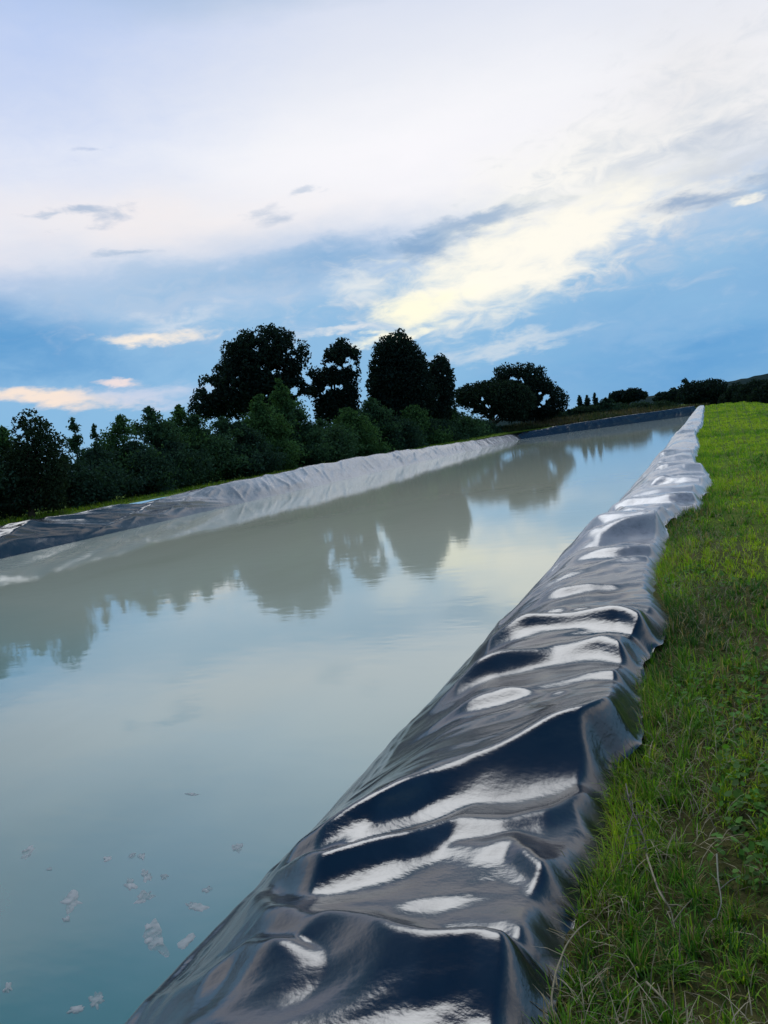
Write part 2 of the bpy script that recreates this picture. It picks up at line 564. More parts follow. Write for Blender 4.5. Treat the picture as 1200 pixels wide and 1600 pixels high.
U_K = np.array([-0.02, 0.0, 0.10, 0.22, 0.36, 0.50, 0.62, 0.80, 1.0, 1.25])
Z_K = np.array([0.985, 0.985, 0.995, 0.99, 0.955, 0.83, 0.66, 0.355, 0.0, -0.50])
_uu = np.linspace(-0.02, 1.25, 500)
_zz = np.interp(_uu, U_K, Z_K)
_zz = np.convolve(np.pad(_zz, 20, mode='edge'), np.hanning(41) / np.hanning(41).sum(), 'valid')


def right_base(x, y):
    xo, xw = np.interp(y, EY, EX) * 0.5 - 0.15, x_water(y)
    u = (xo - x) / (xo - xw)
    return np.interp(u, _uu, _zz) * (bank_z(y) / 0.94)


def on_liner(px, py):
    z = 0.9
    for _ in range(25):
        p = on_z(px, py, z)
        z = 0.5 * z + 0.5 * float(right_base(p[0], p[1]))
        z = max(z, 0.0)
    return p


# the big folds near the camera: crest lines followed in the photograph, with height, far width and near width in metres
BIG = [
    ([(375, 1432), (440, 1385), (520, 1340), (600, 1292), (680, 1250), (760, 1218), (850, 1196), (930, 1184), (1005, 1172)], 0.135, 0.40, 0.085),
    ([(385, 1428), (450, 1402), (520, 1385), (590, 1358), (650, 1335), (720, 1300), (790, 1300), (860, 1282), (962, 1228)], 0.055, 0.07, 0.06),
    ([(382, 1432), (430, 1462), (490, 1480), (560, 1495), (620, 1515), (680, 1532), (760, 1528), (860, 1552), (960, 1560)], 0.090, 0.06, 0.10),
    ([(640, 1512), (665, 1470), (700, 1448), (745, 1442), (790, 1450), (840, 1478)], 0.060, 0.09, 0.05),
    ([(205, 1605), (260, 1580), (330, 1545), (385, 1512), (430, 1512), (480, 1530)], 0.050, 0.05, 0.07),
    ([(690, 1330), (760, 1335), (800, 1330), (850, 1370), (900, 1400), (960, 1400)], 0.045, 0.06, 0.05),
    ([(620, 1180), (700, 1130), (780, 1100), (860, 1082), (940, 1078), (1015, 1085)], 0.050, 0.16, 0.05),
    ([(640, 1145), (720, 1090), (800, 1050), (870, 1032), (940, 1030), (1020, 1042)], 0.075, 0.20, 0.06),
    ([(700, 1070), (770, 1030), (840, 1000), (900, 990), (970, 990), (1040, 1010)], 0.075, 0.22, 0.07),
    ([(820, 975), (900, 965), (970, 960), (1050, 968)], 0.030, 0.20, 0.05),
    ([(870, 905), (930, 880), (985, 868), (1045, 862)], 0.050, 0.16, 0.07),
    ([(880, 885), (940, 858), (985, 846), (1045, 838)], 0.055, 0.25, 0.09),
    ([(900, 862), (945, 842), (1000, 835), (1045, 836)], 0.050, 0.25, 0.10),
    ([(935, 826), (985, 815), (1030, 812), (1080, 806)], 0.05, 0.35, 0.12),
    ([(955, 812), (965, 800), (985, 785), (1010, 775)], 0.09, 0.25, 0.16),
]


def fold(ds, A, wf, wn, e):
    w = np.where(ds > 0, wf, wn)
    return A * np.exp(-((np.sqrt(ds * ds + e * e) - e) / w) ** 1.15)


def right_sheet():
    ys = [NEAR_Y]
    while ys[-1] < 114.5:
        d = abs(ys[-1] - 0.3)
        ys.append(ys[-1] + (0.05 if ys[-1] < 0.3 else max(0.0050, 0.0046 * d)))
    ys = np.array(ys)
    us = np.concatenate([np.linspace(0, 1.0, 260), np.linspace(1.0, 1.22, 12)[1:]])
    Y, U = np.meshgrid(ys, us, indexing='ij')
    XO, XW = x_edge(Y), x_water(Y)
    X = XO + (XW - XO) * U
    Yw = Y + 0.03 * gnoise(X * 1.6, Y * 1.6, 21) + 0.012 * gnoise(X * 5, Y * 4, 22)
    h = np.zeros_like(X)
    for pts, A, wf, wn in BIG:
        P = np.array([on_liner(*p) for p in pts])
        P = P[np.argsort(P[:, 0])]
        yr = np.interp(X, P[:, 0], P[:, 1])
        env = sstep(P[0, 0] - 0.10, P[0, 0] + 0.40, X) * (1 - sstep(P[-1, 0] - 0.05, P[-1, 0] + 0.25, X))
        scale = 0.75 + 0.5 * gnoise(X * 2.2, 0.3 + 0 * X, int(A * 1000))
        b_ = 0.35 * h + fold(Yw - yr, 1.4 * A, wf, wn, 0.020) * env * scale
        h = np.maximum(h, b_)
    r = np.random.default_rng(5)
    s = 0.2
    while s < 113:                                    # lesser folds over the whole length
        near = s < 12
        s += r.uniform(0.045, 0.19) * (1 + s * 0.028)
        A = r.uniform(0.010, 0.034) * (1 + min(s, 30) * 0.06) * (0.30 if s < 3.2 else 0.75 if s < 5 else 1.8)
        k, q = r.normal(0.28, 0.28), r.normal(0, 0.10)
        yr = s + k * (X + 1.2) + q * (X + 1.2) ** 2
        wn = np.exp(r.uniform(math.log(0.012), math.log(0.07))) * (1 + s * 0.03)
        wf = wn * r.uniform(1.2, 4.0); A = min(A, 0.75 * wn + 0.004)
        uc, uw = r.uniform(0.05, 0.9), r.uniform(0.18, 0.55)
        lo, hi = np.searchsorted(ys, s - 3.5), np.searchsorted(ys, s + 3.5)
        sl = slice(lo, hi)
        env = np.exp(-((U[sl] - uc) / uw) ** 2)
        h[sl] += fold(Yw[sl] - yr[sl], A, wf, wn, 0.009) * env
    # the larger folds beyond the first few metres: steep towards the camera, long behind
    s = 5.6
    while s < 100:
        s += r.uniform(0.28, 0.80) * (1 + 0.018 * s)
        k, q = r.normal(0.22, 0.22), r.normal(0, 0.12)
        A, wn = r.uniform(0.05, 0.13), r.uniform(0.045, 0.10) * (1 + 0.012 * s)
        wf = wn * r.uniform(1.6, 4.5)
        uc, uw = r.uniform(0.10, 0.45), r.uniform(0.28, 0.60)
        sl = slice(np.searchsorted(ys, s - 4), np.searchsorted(ys, s + 4))
        yr = s + k * (X[sl] + 1.2) + q * (X[sl] + 1.2) ** 2 + 0.07 * gnoise(X[sl] * 1.7, 0 * X[sl] + s, 37)
        h[sl] += fold(Yw[sl] - yr, A, wf, wn, 0.02) * np.exp(-np.abs((U[sl] - uc) / uw) ** 3)
    # tight creases, in bundles that share a direction
    for _ in range(1000):
        s0 = 0.5 + 105 * r.random() ** 2.1
        k, q = 0.30 + 0.35 * math.sin(s0 * 1.3) + r.normal(0, 0.16), r.normal(0, 0.15)
        g_ = 1 + 0.045 * s0
        wn = r.uniform(0.010, 0.022) * g_; wf = wn * r.uniform(1.0, 3.0); A = wn * r.uniform(0.55, 1.1)
        uc, uw = r.uniform(0.02, 0.62), r.uniform(0.10, 0.34)
        sl = slice(np.searchsorted(ys, s0 - 2.5), np.searchsorted(ys, s0 + 2.5))
        yr = s0 + k * (X[sl] + 1.2) + q * (X[sl] + 1.2) ** 2 + 0.02 * gnoise(X[sl] * 4, 0 * X[sl] + s0, 36)
        h[sl] += (0.16 + 1.35 * sstep(2.6, 6.0, s0)) * fold(Yw[sl] - yr, A, wf, wn, 0.008 * g_) * np.exp(-((U[sl] - uc) / uw) ** 2)
    # long pulls that run down the slope into the water
    for _ in range(150):
        s0, L, uc, uw = 0.8 + 99 * r.random() ** 1.8, r.uniform(0.5, 2.2), r.uniform(0.52, 0.84), r.uniform(0.010, 0.026)
        A = r.uniform(0.008, 0.024)
        lo, hi = np.searchsorted(ys, s0 - 3 * L), np.searchsorted(ys, s0 + 3 * L)
        sl = slice(lo, hi)
        h[sl] += A * np.exp(-((Y[sl] - s0) / L) ** 2) * np.exp(-np.abs((U[sl] - uc - 0.10 * (Y[sl] - s0) / L) / uw) ** 1.4)
    # crumples
    amp = 1 + np.clip(Y, 0, 40) * 0.03
    fr = 1 / amp
    c1 = 1 - np.abs(gnoise(X * 2.3 + 1.1 * h, Yw * 3.4 * fr + 0.5 * X, 31))
    c2 = 1 - np.abs(gnoise(X * 5.2, Yw * 7.5 * fr + 1.6 * X, 32))
    c3 = gnoise(X * 1.3, Yw * 1.9 * fr, 33)
    patch = sstep(-0.25, 0.5, gnoise(X * 0.9, Yw * 0.8, 34))
    nearY = 0.45 + 0.55 * sstep(2.5, 6.0, Y)
    h += nearY * (0.022 * c1 ** 2 * (0.35 + 0.65 * patch) + 0.0075 * c2 ** 2 * patch) + 0.024 * c3
    h += 0.0022 * gnoise(X * 14, Yw * 11 * fr, 35) * patch
    h *= 1 - 0.42 * sstep(0.36, 0.60, U) - 0.54 * sstep(0.60, 0.90, U)
    h = np.maximum(h, -0.02)
    for _ in range(3):                                # relax the sheet a little
        h[1:-1] = (h[:-2] + 2 * h[1:-1] + h[2:]) / 4
        h[:, 1:-1] = (h[:, :-2] + 2 * h[:, 1:-1] + h[:, 2:]) / 4
    Z = right_base(X, Y) + h
    # taut stretch by the waterline, and the edge tucked down into the turf
    lip = sstep(0.055, 0.0, U)
    Z = Z - lip * (0.060 + 0.55 * np.maximum(h, 0))
    X = X + 0.35 * h * sstep(0.45, 0.8, U)
    V = np.stack([X, Y, Z], -1).reshape(-1, 3)
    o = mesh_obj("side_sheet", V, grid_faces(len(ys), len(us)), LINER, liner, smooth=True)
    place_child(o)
    tag(o, label="creased glossy black sheet over the near grass bank, dark close by and silver far off")
    return o


right_sheet()


def crest_height(x, y, line, lo=0.3, hi=2.0):
    """height at which (x,y) is seen on the given line of the photograph"""
    lp = np.array(line, float)
    for _ in range(40):
        z = 0.5 * (lo + hi)
        c = ROT.T @ (np.array([x, y, z]) - EYE)
        px, py = CX + F * c[0] / -c[2], CY - F * c[1] / -c[2]
        if py > np.interp(px, lp[:, 0], lp[:, 1]): lo = z
        else: hi = z
    return z


LEFT_CREST = [(-400, 900), (0, 825), (60, 815), (152, 798), (230, 783), (300, 767), (367, 752), (460, 733), (560, 714), (640, 702), (700, 694), (760, 685), (812, 676)]
END_CREST = [(700, 693), (812, 676), (900, 660), (1000, 646), (1060, 637), (1098, 632), (1200, 616)]


def strip_sheet(W, out, zc, rows, seed, kind):
    """a sheet along a straight-ish bank: W waterline points (n,2), out unit vectors away from the water, zc crest heights"""
    n = len(W)
    t_k = np.array([0, 0.14, 0.26, 0.36, 0.50, 0.66, 0.84, 1.0])      # across
    o_k = np.array([1.75, 1.35, 1.05, 0.86, 0.62, 0.36, 0.0, -0.30])  # distance out from the waterline
    z_k = np.array([0.90, 0.96, 1.00, 0.985, 0.76, 0.44, 0.0, -0.42])  # of the crest height
    tt = np.linspace(0, 1, rows)
    O, Zf = np.interp(tt, t_k, o_k), np.interp(tt, t_k, z_k)
    ker = np.hanning(9) / np.hanning(9).sum()
    Zf = np.convolve(np.pad(Zf, 4, mode='edge'), ker, 'valid')
    s = np.concatenate([[0], np.cumsum(np.linalg.norm(np.diff(W, axis=0), axis=1))])
    S, T = np.meshgrid(s, tt, indexing='ij')
    h = np.zeros_like(S)
    r = np.random.default_rng(seed)
    ln = s[-1]
    for _ in range(int(ln * 1.7)):
        s0, k = r.uniform(0, ln), r.normal(0, 1.6)
        tc, tw = r.uniform(0.30, 0.75), r.uniform(0.10, 0.30)
        A, w = r.uniform(0.02, 0.06), r.uniform(0.08, 0.35)
        if kind == 'left' and s0 < 36:                                   # long pulls that meet in a V low on the sheet
            k = r.choice([-1, 1], p=[0.35, 0.65]) * r.uniform(7, 18); w = r.uniform(0.30, 0.9); A = r.uniform(0.05, 0.12); tc, tw = r.uniform(0.35, 0.6), r.uniform(0.14, 0.3)
        ds = (S - s0) - k * (T - 0.5) - r.normal(0, 2) * (T - 0.5) ** 2
        h += fold(ds, A, w, w * r.uniform(0.4, 1.0), 0.02) * np.exp(-((T - tc) / tw) ** 2)
    c = 1 - np.abs(gnoise(S * 0.8 + 3 * T, T * 5 + S * 0.2, seed + 1))
    c2 = 1 - np.abs(gnoise(S * 2.4, T * 9 + S * 0.7, seed + 2))
    h += (0.4 + 0.6 * sstep(26, 40, S) if kind == 'left' else 1.0) * (0.03 * c ** 2 + 0.012 * c2 ** 2) + 0.07 * gnoise(S * 0.35, T * 2, seed + 3)
    h *= 1 - 0.8 * sstep(0.66, 0.86, T)
    h *= sstep(0.0, 0.12, T)
    off = O[None, :, None] * out[:, None, :]
    XY = W[:, None, :] + off
    Z = Zf[None, :] * zc[:, None]
    # displace partly upwards, partly towards the water
    up = sstep(0.62, 0.30, T)
    XY = XY - out[:, None, :] * (h * (1 - up) * 0.9)[..., None]
    Z = Z + h * (0.35 + 0.45 * up)
    V = np.concatenate([XY, Z[..., None]], -1).reshape(-1, 3)
    return V, grid_faces(n, rows)


# left bank
ys = [NEAR_Y]
while ys[-1] < 98: ys.append(ys[-1] + max(0.05, 0.0024 * ys[-1]))
ys = np.array(ys)
Wl = np.stack([x_left(ys), ys], 1)
zl = np.array([crest_height(x - 0.9, y, LEFT_CREST) if y > 14 else 0.93 for x, y in Wl]) - 0.04
zl = np.convolve(np.pad(zl, 12, mode='edge'), np.ones(25) / 25, 'valid')
zl = zl + 0.025 * gnoise(ys * 0.5, 0.5, 41)
V, Fc = strip_sheet(Wl, np.tile([[-1.0, 0.02]], (len(ys), 1)), zl, 72, 50, 'left')
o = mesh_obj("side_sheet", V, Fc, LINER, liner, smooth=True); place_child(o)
tag(o, label="rumpled pale grey looking sheet along the far side bank under the conifers")
LEFT_Z = lambda y: np.interp(y, ys, zl)
# far end
m_ = 340
f = np.linspace(-0.03, 1.05, m_)[:, None]
We = CORNER_L + (CORNER_R - CORNER_L) * f
nrm = np.array([-(CORNER_R - CORNER_L)[1], (CORNER_R - CORNER_L)[0]]); nrm = nrm / np.linalg.norm(nrm)
ze = np.array([crest_height(*(w + 0.9 * nrm), END_CREST) for w in We]) - 0.05
ze = np.convolve(np.pad(ze, 12, mode='edge'), np.ones(25) / 25, 'valid')
V, Fc = strip_sheet(We, np.tile(nrm, (m_, 1)), ze, 56, 70, 'end')
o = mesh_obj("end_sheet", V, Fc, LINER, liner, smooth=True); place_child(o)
tag(o, label="dark sheet across the far end with a thin bright crest")
# near end, behind the camera
xs_ = np.linspace(-21.2, -1.3, 90)
Wn = np.stack([xs_, np.full_like(xs_, NEAR_Y + 0.25)], 1)
V, Fc = strip_sheet(Wn, np.tile([[0.0, -1.0]], (90, 1)), np.full(90, 0.92), 40, 90, 'end')
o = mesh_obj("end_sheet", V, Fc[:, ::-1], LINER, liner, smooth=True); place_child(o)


# ------------------------------------------------------------------ ground: one sheet with the pond cut out of it
def ground_height(x, y):
    """height of the terrain outside the pond"""
    x = np.asarray(x, float); y = np.asarray(y, float)
    top = bank_z(y)
    z = top + 0.035 * gnoise(x * 0.9, y * 0.9, 61) + 0.016 * gnoise(x * 3.1, y * 3.1, 62)
    fall = sstep(4.2, 8.0, x - 0.2 * gnoise(y * 0.2, 0.5, 63))
    z = z - 1.7 * fall
    leftside = sstep(-24.3, -31.0, x)
    z = z - 0.35 * leftside
    beyond = sstep(116.5, 124, y + 0.0 * x)
    z = z - 0.9 * beyond * sstep(9.0, 4.0, x)
    dist = np.hypot(x + 10, y - 50)
    z = z + 0.5 * gnoise(x * 0.03, y * 0.03, 64) * sstep(90, 300, dist)
    return z


def build_ground():
    loop = []
    for y in np.concatenate([np.arange(NEAR_Y - 0.6, 0.5, 0.5), np.arange(0.5, 14, 0.12), np.arange(14, 40, 0.5), np.arange(40, 115.8, 1.5)]):
        loop.append((np.interp(y, EY, EX) * 0.4 - 0.72 if y < 112 else -1.1, y, 1, 0))
    cr, cl = CORNER_R + 1.25 * nrm, CORNER_L + 1.25 * nrm
    for k in np.linspace(0.0, 1, 40):
        p = cr + (cl - cr) * k
        loop.append((p[0], p[1], *nrm))
    for y in np.arange(96, NEAR_Y - 0.6, -0.8):
        loop.append((float(np.interp(y, LEFT_WY, LEFT_WX)) - 1.25, y, -1, 0))
    for x in np.linspace(-21, -1.4, 24):
        loop.append((x, NEAR_Y - 1.0, 0, -1))
    L = np.array(loop)
    # smooth the outward directions so that rings fan out at the corners
    D = L[:, 2:].copy()
    for _ in range(6): D = (np.roll(D, 1, 0) + D * 2 + np.roll(D, -1, 0)) / 4
    c = np.array([-11.0, 48.0])
    rad = L[:, :2] - c
    rad /= np.linalg.norm(rad, axis=1)[:, None]
    rings = [0, 0.12, 0.25, 0.4, 0.6, 0.85, 1.15, 1.5, 1.9, 2.4, 3, 3.6, 4.2, 4.8, 5.4, 6, 6.8, 8, 10, 13, 18, 26, 40, 70, 130, 260, 600, 1400, 3500]
    VV = []
    for rr in rings:
        b = min(1.0, rr / 60.0)
        d = D * (1 - b) + rad * b
        xy = L[:, :2] + d * rr
        z = ground_height(xy[:, 0], xy[:, 1])
        if rr < 0.3: z = np.minimum(z, 0.93) - 0.035 * (1 - rr / 0.3)
        VV.append(np.concatenate([xy, z[:, None]], 1))
    n = len(L)
    VV = np.concatenate(VV)
    fs = []
    for i in range(len(rings) - 1):
        a = np.arange(n); b2 = (a + 1) % n
        fs.append(np.stack([i * n + a, (i + 1) * n + a, (i + 1) * n + b2, i * n + b2], 1))
    g = mesh_obj("ground", VV, np.concatenate(fs), GROUND, smooth=True)
    tag(g, kind="structure", label="soil and turf of the bank and the land round the pond")


build_ground()


# ------------------------------------------------------------------ grass
def blades(X, Y, Z, length, width, lean_az, lean, tint, curl=0.9):
    """numpy blades of three segments"""
    n = len(X)
    ca, sa = np.cos(lean_az), np.sin(lean_az)
    segs = [0.0, 0.36, 0.70, 1.0]
    wid = [1.0, 0.85, 0.55, 0.0]
    vs = []
    for s, w in zip(segs, wid):
        ang = lean * (0.35 + curl * s)
        rr = length * s * np.sin(ang * 0.75 + 0.0)
        hh = length * s * np.cos(ang * 0.75)
        px, py, pz = X + ca * rr, Y + sa * rr, Z + hh
        ox, oy = -sa * width * w * 0.5, ca * width * w * 0.5
        if w > 0:
            vs += [np.stack([px - ox, py - oy, pz], 1), np.stack([px + ox, py + oy, pz], 1)]
        else:
            vs += [np.stack([px, py, pz], 1)]
    V = np.stack(vs, 1).reshape(-1, 3)
    b = np.arange(n)[:, None] * 7
    q = np.concatenate([b + np.array([[0, 1, 3, 2]]), b + np.array([[2, 3, 5, 4]])])
    tr = b + np.array([[4, 5, 6]])
    return V, [q, tr], np.repeat(tint, 7, axis=0)


def grass_colours(n, x, y, rng):
    green = np.array([0.125, 0.320, 0.022]); deep = np.array([0.032, 0.120, 0.020]); yel = np.array([0.36, 0.52, 0.034]); dry = np.array([0.36, 0.30, 0.15])
    p = 0.47 + 0.75 * gnoise(x * 0.9, y * 0.6, 71) + 0.55 * gnoise(x * 3, y * 2.4, 72) + rng.normal(0, 0.22, n)
    far = sstep(5, 20, y)
    p = p * (1 - 0.4 * far) + 0.52 * far + 0.55 * far * gnoise(x * 0.55, y * 0.22, 78)
    p = np.clip(p, 0, 1)[:, None]
    c = np.where(p < 0.5, deep + (green - deep) * p * 2, green + (yel - green) * (p * 2 - 1))
    d = (rng.random(n) < (0.17 * (1 - far) + 0.05 + 0.16 * sstep(0.1, 0.6, gnoise(x * 1.1, y * 1.1, 73)) * (1 - far)))[:, None]
    c = np.where(d, dry * rng.uniform(0.5, 1.1, (n, 1)), c)
    return c * rng.uniform(0.75, 1.25, (n, 1))


def build_grass():
    rng = np.random.default_rng(3)
    # candidates along the right bank; density falls with distance while blades widen
    N0 = 17000
    ys_ = np.concatenate([np.linspace(0.6, 2, 200), np.geomspace(2.001, 118, 3000)])
    dens = np.where(ys_ < 2.2, 1.0, (2.2 / ys_) ** 1.55)
    wid = np.minimum(4.9, 1.2 + 0.55 * ys_) + 0.8
    cdf = np.concatenate([[0], np.cumsum(0.5 * (dens[1:] * wid[1:] + dens[:-1] * wid[:-1]) * np.diff(ys_))])
    n = int(cdf[-1] * N0)
    y = np.interp(rng.random(n) * cdf[-1], cdf, ys_)
    w = np.minimum(4.9, 1.2 + 0.55 * y) + 0.8
    x = -0.55 + rng.random(n) * w
    # tufts: pull part of the blades towards tuft centres
    cell = 0.085 * (1 + 0.10 * y)
    cx, cy = np.floor(x / cell), np.floor(y / cell)
    jx = (_hash(cx, cy, 5) / 65536.0); jy = (_hash(cx, cy, 6) / 65536.0)
    pull = np.where(rng.random(n) < 0.6, 0.72, 0.1)
    x = x + ((cx + jx) * cell - x) * pull
    y2 = y + ((cy + jy) * cell - y) * pull
    lift = (_hash(cx, cy, 9) / 65536.0)
    bare = gnoise(x * 1.5, y2 * 1.2, 74) + 0.5 * gnoise(x * 4.5, y2 * 4, 75)
    nearf = 1 - sstep(5, 12, y2)
    edge_gap = x - np.interp(y2, EY, EX)
    keep = edge_gap > rng.uniform(-0.03, 0.06, n)
    keep &= ~((bare > 0.24 + 0.3 * sstep(2.2, 4.0, y2)) & (rng.random(n) < 0.9) & (rng.random(n) < nearf))
    x, y, lift, y_ = x[keep], y2[keep], lift[keep], y2[keep]
    edge_gap = edge_gap[keep]
    n = len(x)
    tall = 0.75 + 0.55 * lift + 0.45 * sstep(-0.1, 0.6, gnoise(x * 0.7, y * 0.45, 76))
    L = rng.uniform(0.016, 0.062, n) * tall * (1 + 0.010 * y)
    L *= np.where(edge_gap < 0.22, 1.25, 1.0)
    W = rng.uniform(0.0022, 0.0042, n) * np.maximum(1, (y / 2.4)) ** 0.80
    az = rng.uniform(0, 2 * math.pi, n)
    lean = np.abs(rng.normal(0.80, 0.50, n)).clip(0.05, 1.9)
    Z = ground_height(x, y) - 0.006
    V, Fq, tint = blades(x, y, Z, L, W, az, lean, grass_colours(n, x, y, rng))
    o = mesh_obj("grass", V, Fq, GRASS, tint=tint)
    tag(o, kind="stuff", label="short patchy green and yellow grass on the right bank")

    # the strip of grass that shows above the sheet on the left bank and round the far end
    n = 16000
    y = np.concatenate([rng.uniform(10, 60, n // 2), rng.uniform(10, 97, n - n // 2)])
    x = x_left(y) - 1.55 - rng.random(n) ** 1.4 * 3.2
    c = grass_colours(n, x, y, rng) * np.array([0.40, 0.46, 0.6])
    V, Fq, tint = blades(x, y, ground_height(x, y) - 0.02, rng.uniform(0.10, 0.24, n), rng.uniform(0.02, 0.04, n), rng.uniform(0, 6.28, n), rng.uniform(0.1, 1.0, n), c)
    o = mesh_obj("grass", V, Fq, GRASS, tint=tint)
    tag(o, kind="stuff", label="thin strip of green grass behind the left sheet")
    # rank dry grass beyond the far end
    n = 22000
    k, dd = rng.random(n), 1.9 + rng.random(n) ** 1.5 * 26
    p = CORNER_L[None, :] + (CORNER_R - CORNER_L)[None, :] * (k[:, None] * 1.35 - 0.15) + nrm[None, :] * dd[:, None]
    x, y = p[:, 0], p[:, 1]
    ok = x < 0.2
    x, y, dd = x[ok], y[ok], dd[ok]; n = len(x)
    brown = np.array([0.085, 0.080, 0.050]) * rng.uniform(0.5, 1.4, (n, 1))
    olive = np.array([0.035, 0.060, 0.025]) * rng.uniform(0.5, 1.4, (n, 1))
    c = np.where((gnoise(x * 0.12, y * 0.12, 77) + rng.normal(0, 0.2, n) > -0.05)[:, None], brown, olive)
    V, Fq, tint = blades(x, y, ground_height(x, y) - 0.05, rng.uniform(0.5, 1.5, n) * np.clip(dd / 7, 0.45, 1), rng.uniform(0.06, 0.14, n), rng.uniform(0, 6.28, n), rng.uniform(0.05, 0.8, n), c)
    o = mesh_obj("dry_grass", V, Fq, GRASS, tint=tint)
    tag(o, kind="stuff", label="rank brownish grass beyond the far end of the pond")


build_grass()


def build_edge_growth():
    """blades hanging over the sheet's outer edge, and dead straw lying in the turf"""
    rng = np.random.default_rng(14)
    n = 15000
    y = 0.9 + 30 * rng.random(n) ** 2.6
    x = np.interp(y, EY, EX) + np.abs(rng.normal(0, 0.07, n)) * (1 + 0.05 * y) - 0.015
    k = gnoise(x * 2.0, y * 1.6, 95) + rng.normal(0, 0.25, n) > -0.35
    x, y = x[k], y[k]; n = len(x)
    az = rng.normal(math.pi, 1.3, n)
    c = grass_colours(n, x, y, rng)
    V, Fq, tint = blades(x, y, ground_height(x, y) - 0.006, rng.uniform(0.04, 0.105, n) * (1 + 0.01 * y), rng.uniform(0.0022, 0.004, n) * np.maximum(1, y / 3) ** 0.8, az, np.abs(rng.normal(0.7, 0.4, n)), c)
    o = mesh_obj("grass", V, Fq, GRASS, tint=tint)
    tag(o, kind="stuff", label="longer grass growing over the sheet's outer edge")
    n = 3200
    y = 1.1 + 7 * rng.random(n) ** 1.5
    x = np.interp(y, EY, EX) + np.abs(rng.normal(0, 0.28, n)) + 0.02
    k = gnoise(x * 1.6, y * 1.4, 96) + rng.normal(0, 0.2, n) > -0.05
    x, y = x[k], y[k]; n = len(x)
    c = np.array([0.34, 0.29, 0.19]) * rng.uniform(0.35, 1.15, (n, 1))
    V, Fq, tint = blades(x, y, ground_height(x, y) + rng.uniform(0.0, 0.035, n), rng.uniform(0.03, 0.11, n), rng.uniform(0.0016, 0.003, n), rng.uniform(0, 6.28, n), rng.normal(1.75, 0.35, n), c, curl=0.5)
    o = mesh_obj("dry_straw", V, Fq, STEM, tint=tint)
    tag(o, kind="stuff", label="dead straw lying in the turf beside the sheet")


build_edge_growth()


def build_weeds():
    """small broad leaves of creeping weed among the grass"""
    rng = np.random.default_rng(8)
    n = 30000
    y = 1.3 + rng.random(n) ** 1.5 * 8.5
    x = -0.35 + rng.random(n) * np.minimum(4.0, 0.9 + 0.45 * y)
    m = gnoise(x * 1.3 + 4, y * 1.1, 81) + 0.4 * gnoise(x * 4, y * 4, 82)
    hot = np.exp(-((x - 0.15) / 0.35) ** 2 - ((y - 2.6) / 0.7) ** 2)
    k = (m + 0.9 * hot > 0.35) & (x > np.interp(y, EY, EX) + 0.03)
    x, y = x[k], y[k]; n = len(x)
    z = ground_height(x, y) + rng.uniform(0.008, 0.055, n)
    a = rng.uniform(0, 6.28, n); L = rng.uniform(0.010, 0.024, n) * (1 + 0.05 * y); tl = rng.normal(0, 0.5, n); rl = rng.normal(0, 0.4, n)
    dx, dy, dz = np.cos(a) * np.cos(tl), np.sin(a) * np.cos(tl), np.sin(tl)
    sx, sy, sz = -np.sin(a) * np.cos(rl), np.cos(a) * np.cos(rl), np.sin(rl)
    vs = []
    for s, w in ((0, 0), (0.35, 0.42), (0.75, 0.36), (1.0, 0), (0.75, -0.36), (0.35, -0.42)):
        vs.append(np.stack([x + L * (s * dx + w * sx), y + L * (s * dy + w * sy), z + L * (s * dz + w * sz) - 0.15 * L * abs(w)], 1))
    V = np.stack(vs, 1).reshape(-1, 3)
    Fh = np.arange(n)[:, None] * 6 + np.arange(6)[None, :]
    c = np.array([0.075, 0.21, 0.030]) * rng.uniform(0.35, 1.5, (n, 1)) + np.array([0.03, 0.02, 0]) * rng.random((n, 1))
    o = mesh_obj("ground_cover", V, Fh, GRASS, tint=np.repeat(c, 6, axis=0))
    tag(o, kind="stuff", label="creeping weeds with small round leaves in the grass")


build_weeds()


# ------------------------------------------------------------------ dry stems and grass tufts along the edge of the sheet
def build_stem(pix, label, r0, seed, colour, lift=0.05, shoots=5):
    rng = np.random.default_rng(seed)
    pts = []
    for px, py, dz in pix:
        pts.append(on_z(px, py, 0.955 + dz))
    P = np.array(pts)
    tt = np.linspace(0, len(P) - 1, 6 * len(P))
    Q = np.stack([np.interp(tt, np.arange(len(P)), P[:, k]) for k in range(3)], 1)
    for _ in range(4): Q[1:-1] = (Q[:-2] + 2 * Q[1:-1] + Q[2:]) / 4
    root = empty("dry_stem", Q[0])
    tag(root, label, "dry stem", "dead stems at the sheet's edge")
    v, f = tube(Q - Q[0], np.linspace(r0, r0 * 0.45, len(Q)), 6)
    c = np.array(colour) * rng.uniform(0.8, 1.1, (len(v), 1))
    mesh_obj("stem", v, f, STEM, root, smooth=True, tint=c)
    for _ in range(shoots):
        i = rng.integers(len(Q) // 5, len(Q))
        d = rng.normal(0, 1, 3); d[2] = abs(d[2]) * 0.6; d /= np.linalg.norm(d)
        L = rng.uniform(0.02, 0.07)
        b = Q[i] - Q[0]
        v, f = tube(np.array([b, b + d * L * 0.5 + [0, 0, 0.004], b + d * L]), [r0 * 0.6, r0 * 0.45, r0 * 0.2], 4)
        mesh_obj("twig", v, f, STEM, root, smooth=True, tint=np.array(colour) * rng.uniform(0.7, 1.0, (len(v), 1)))


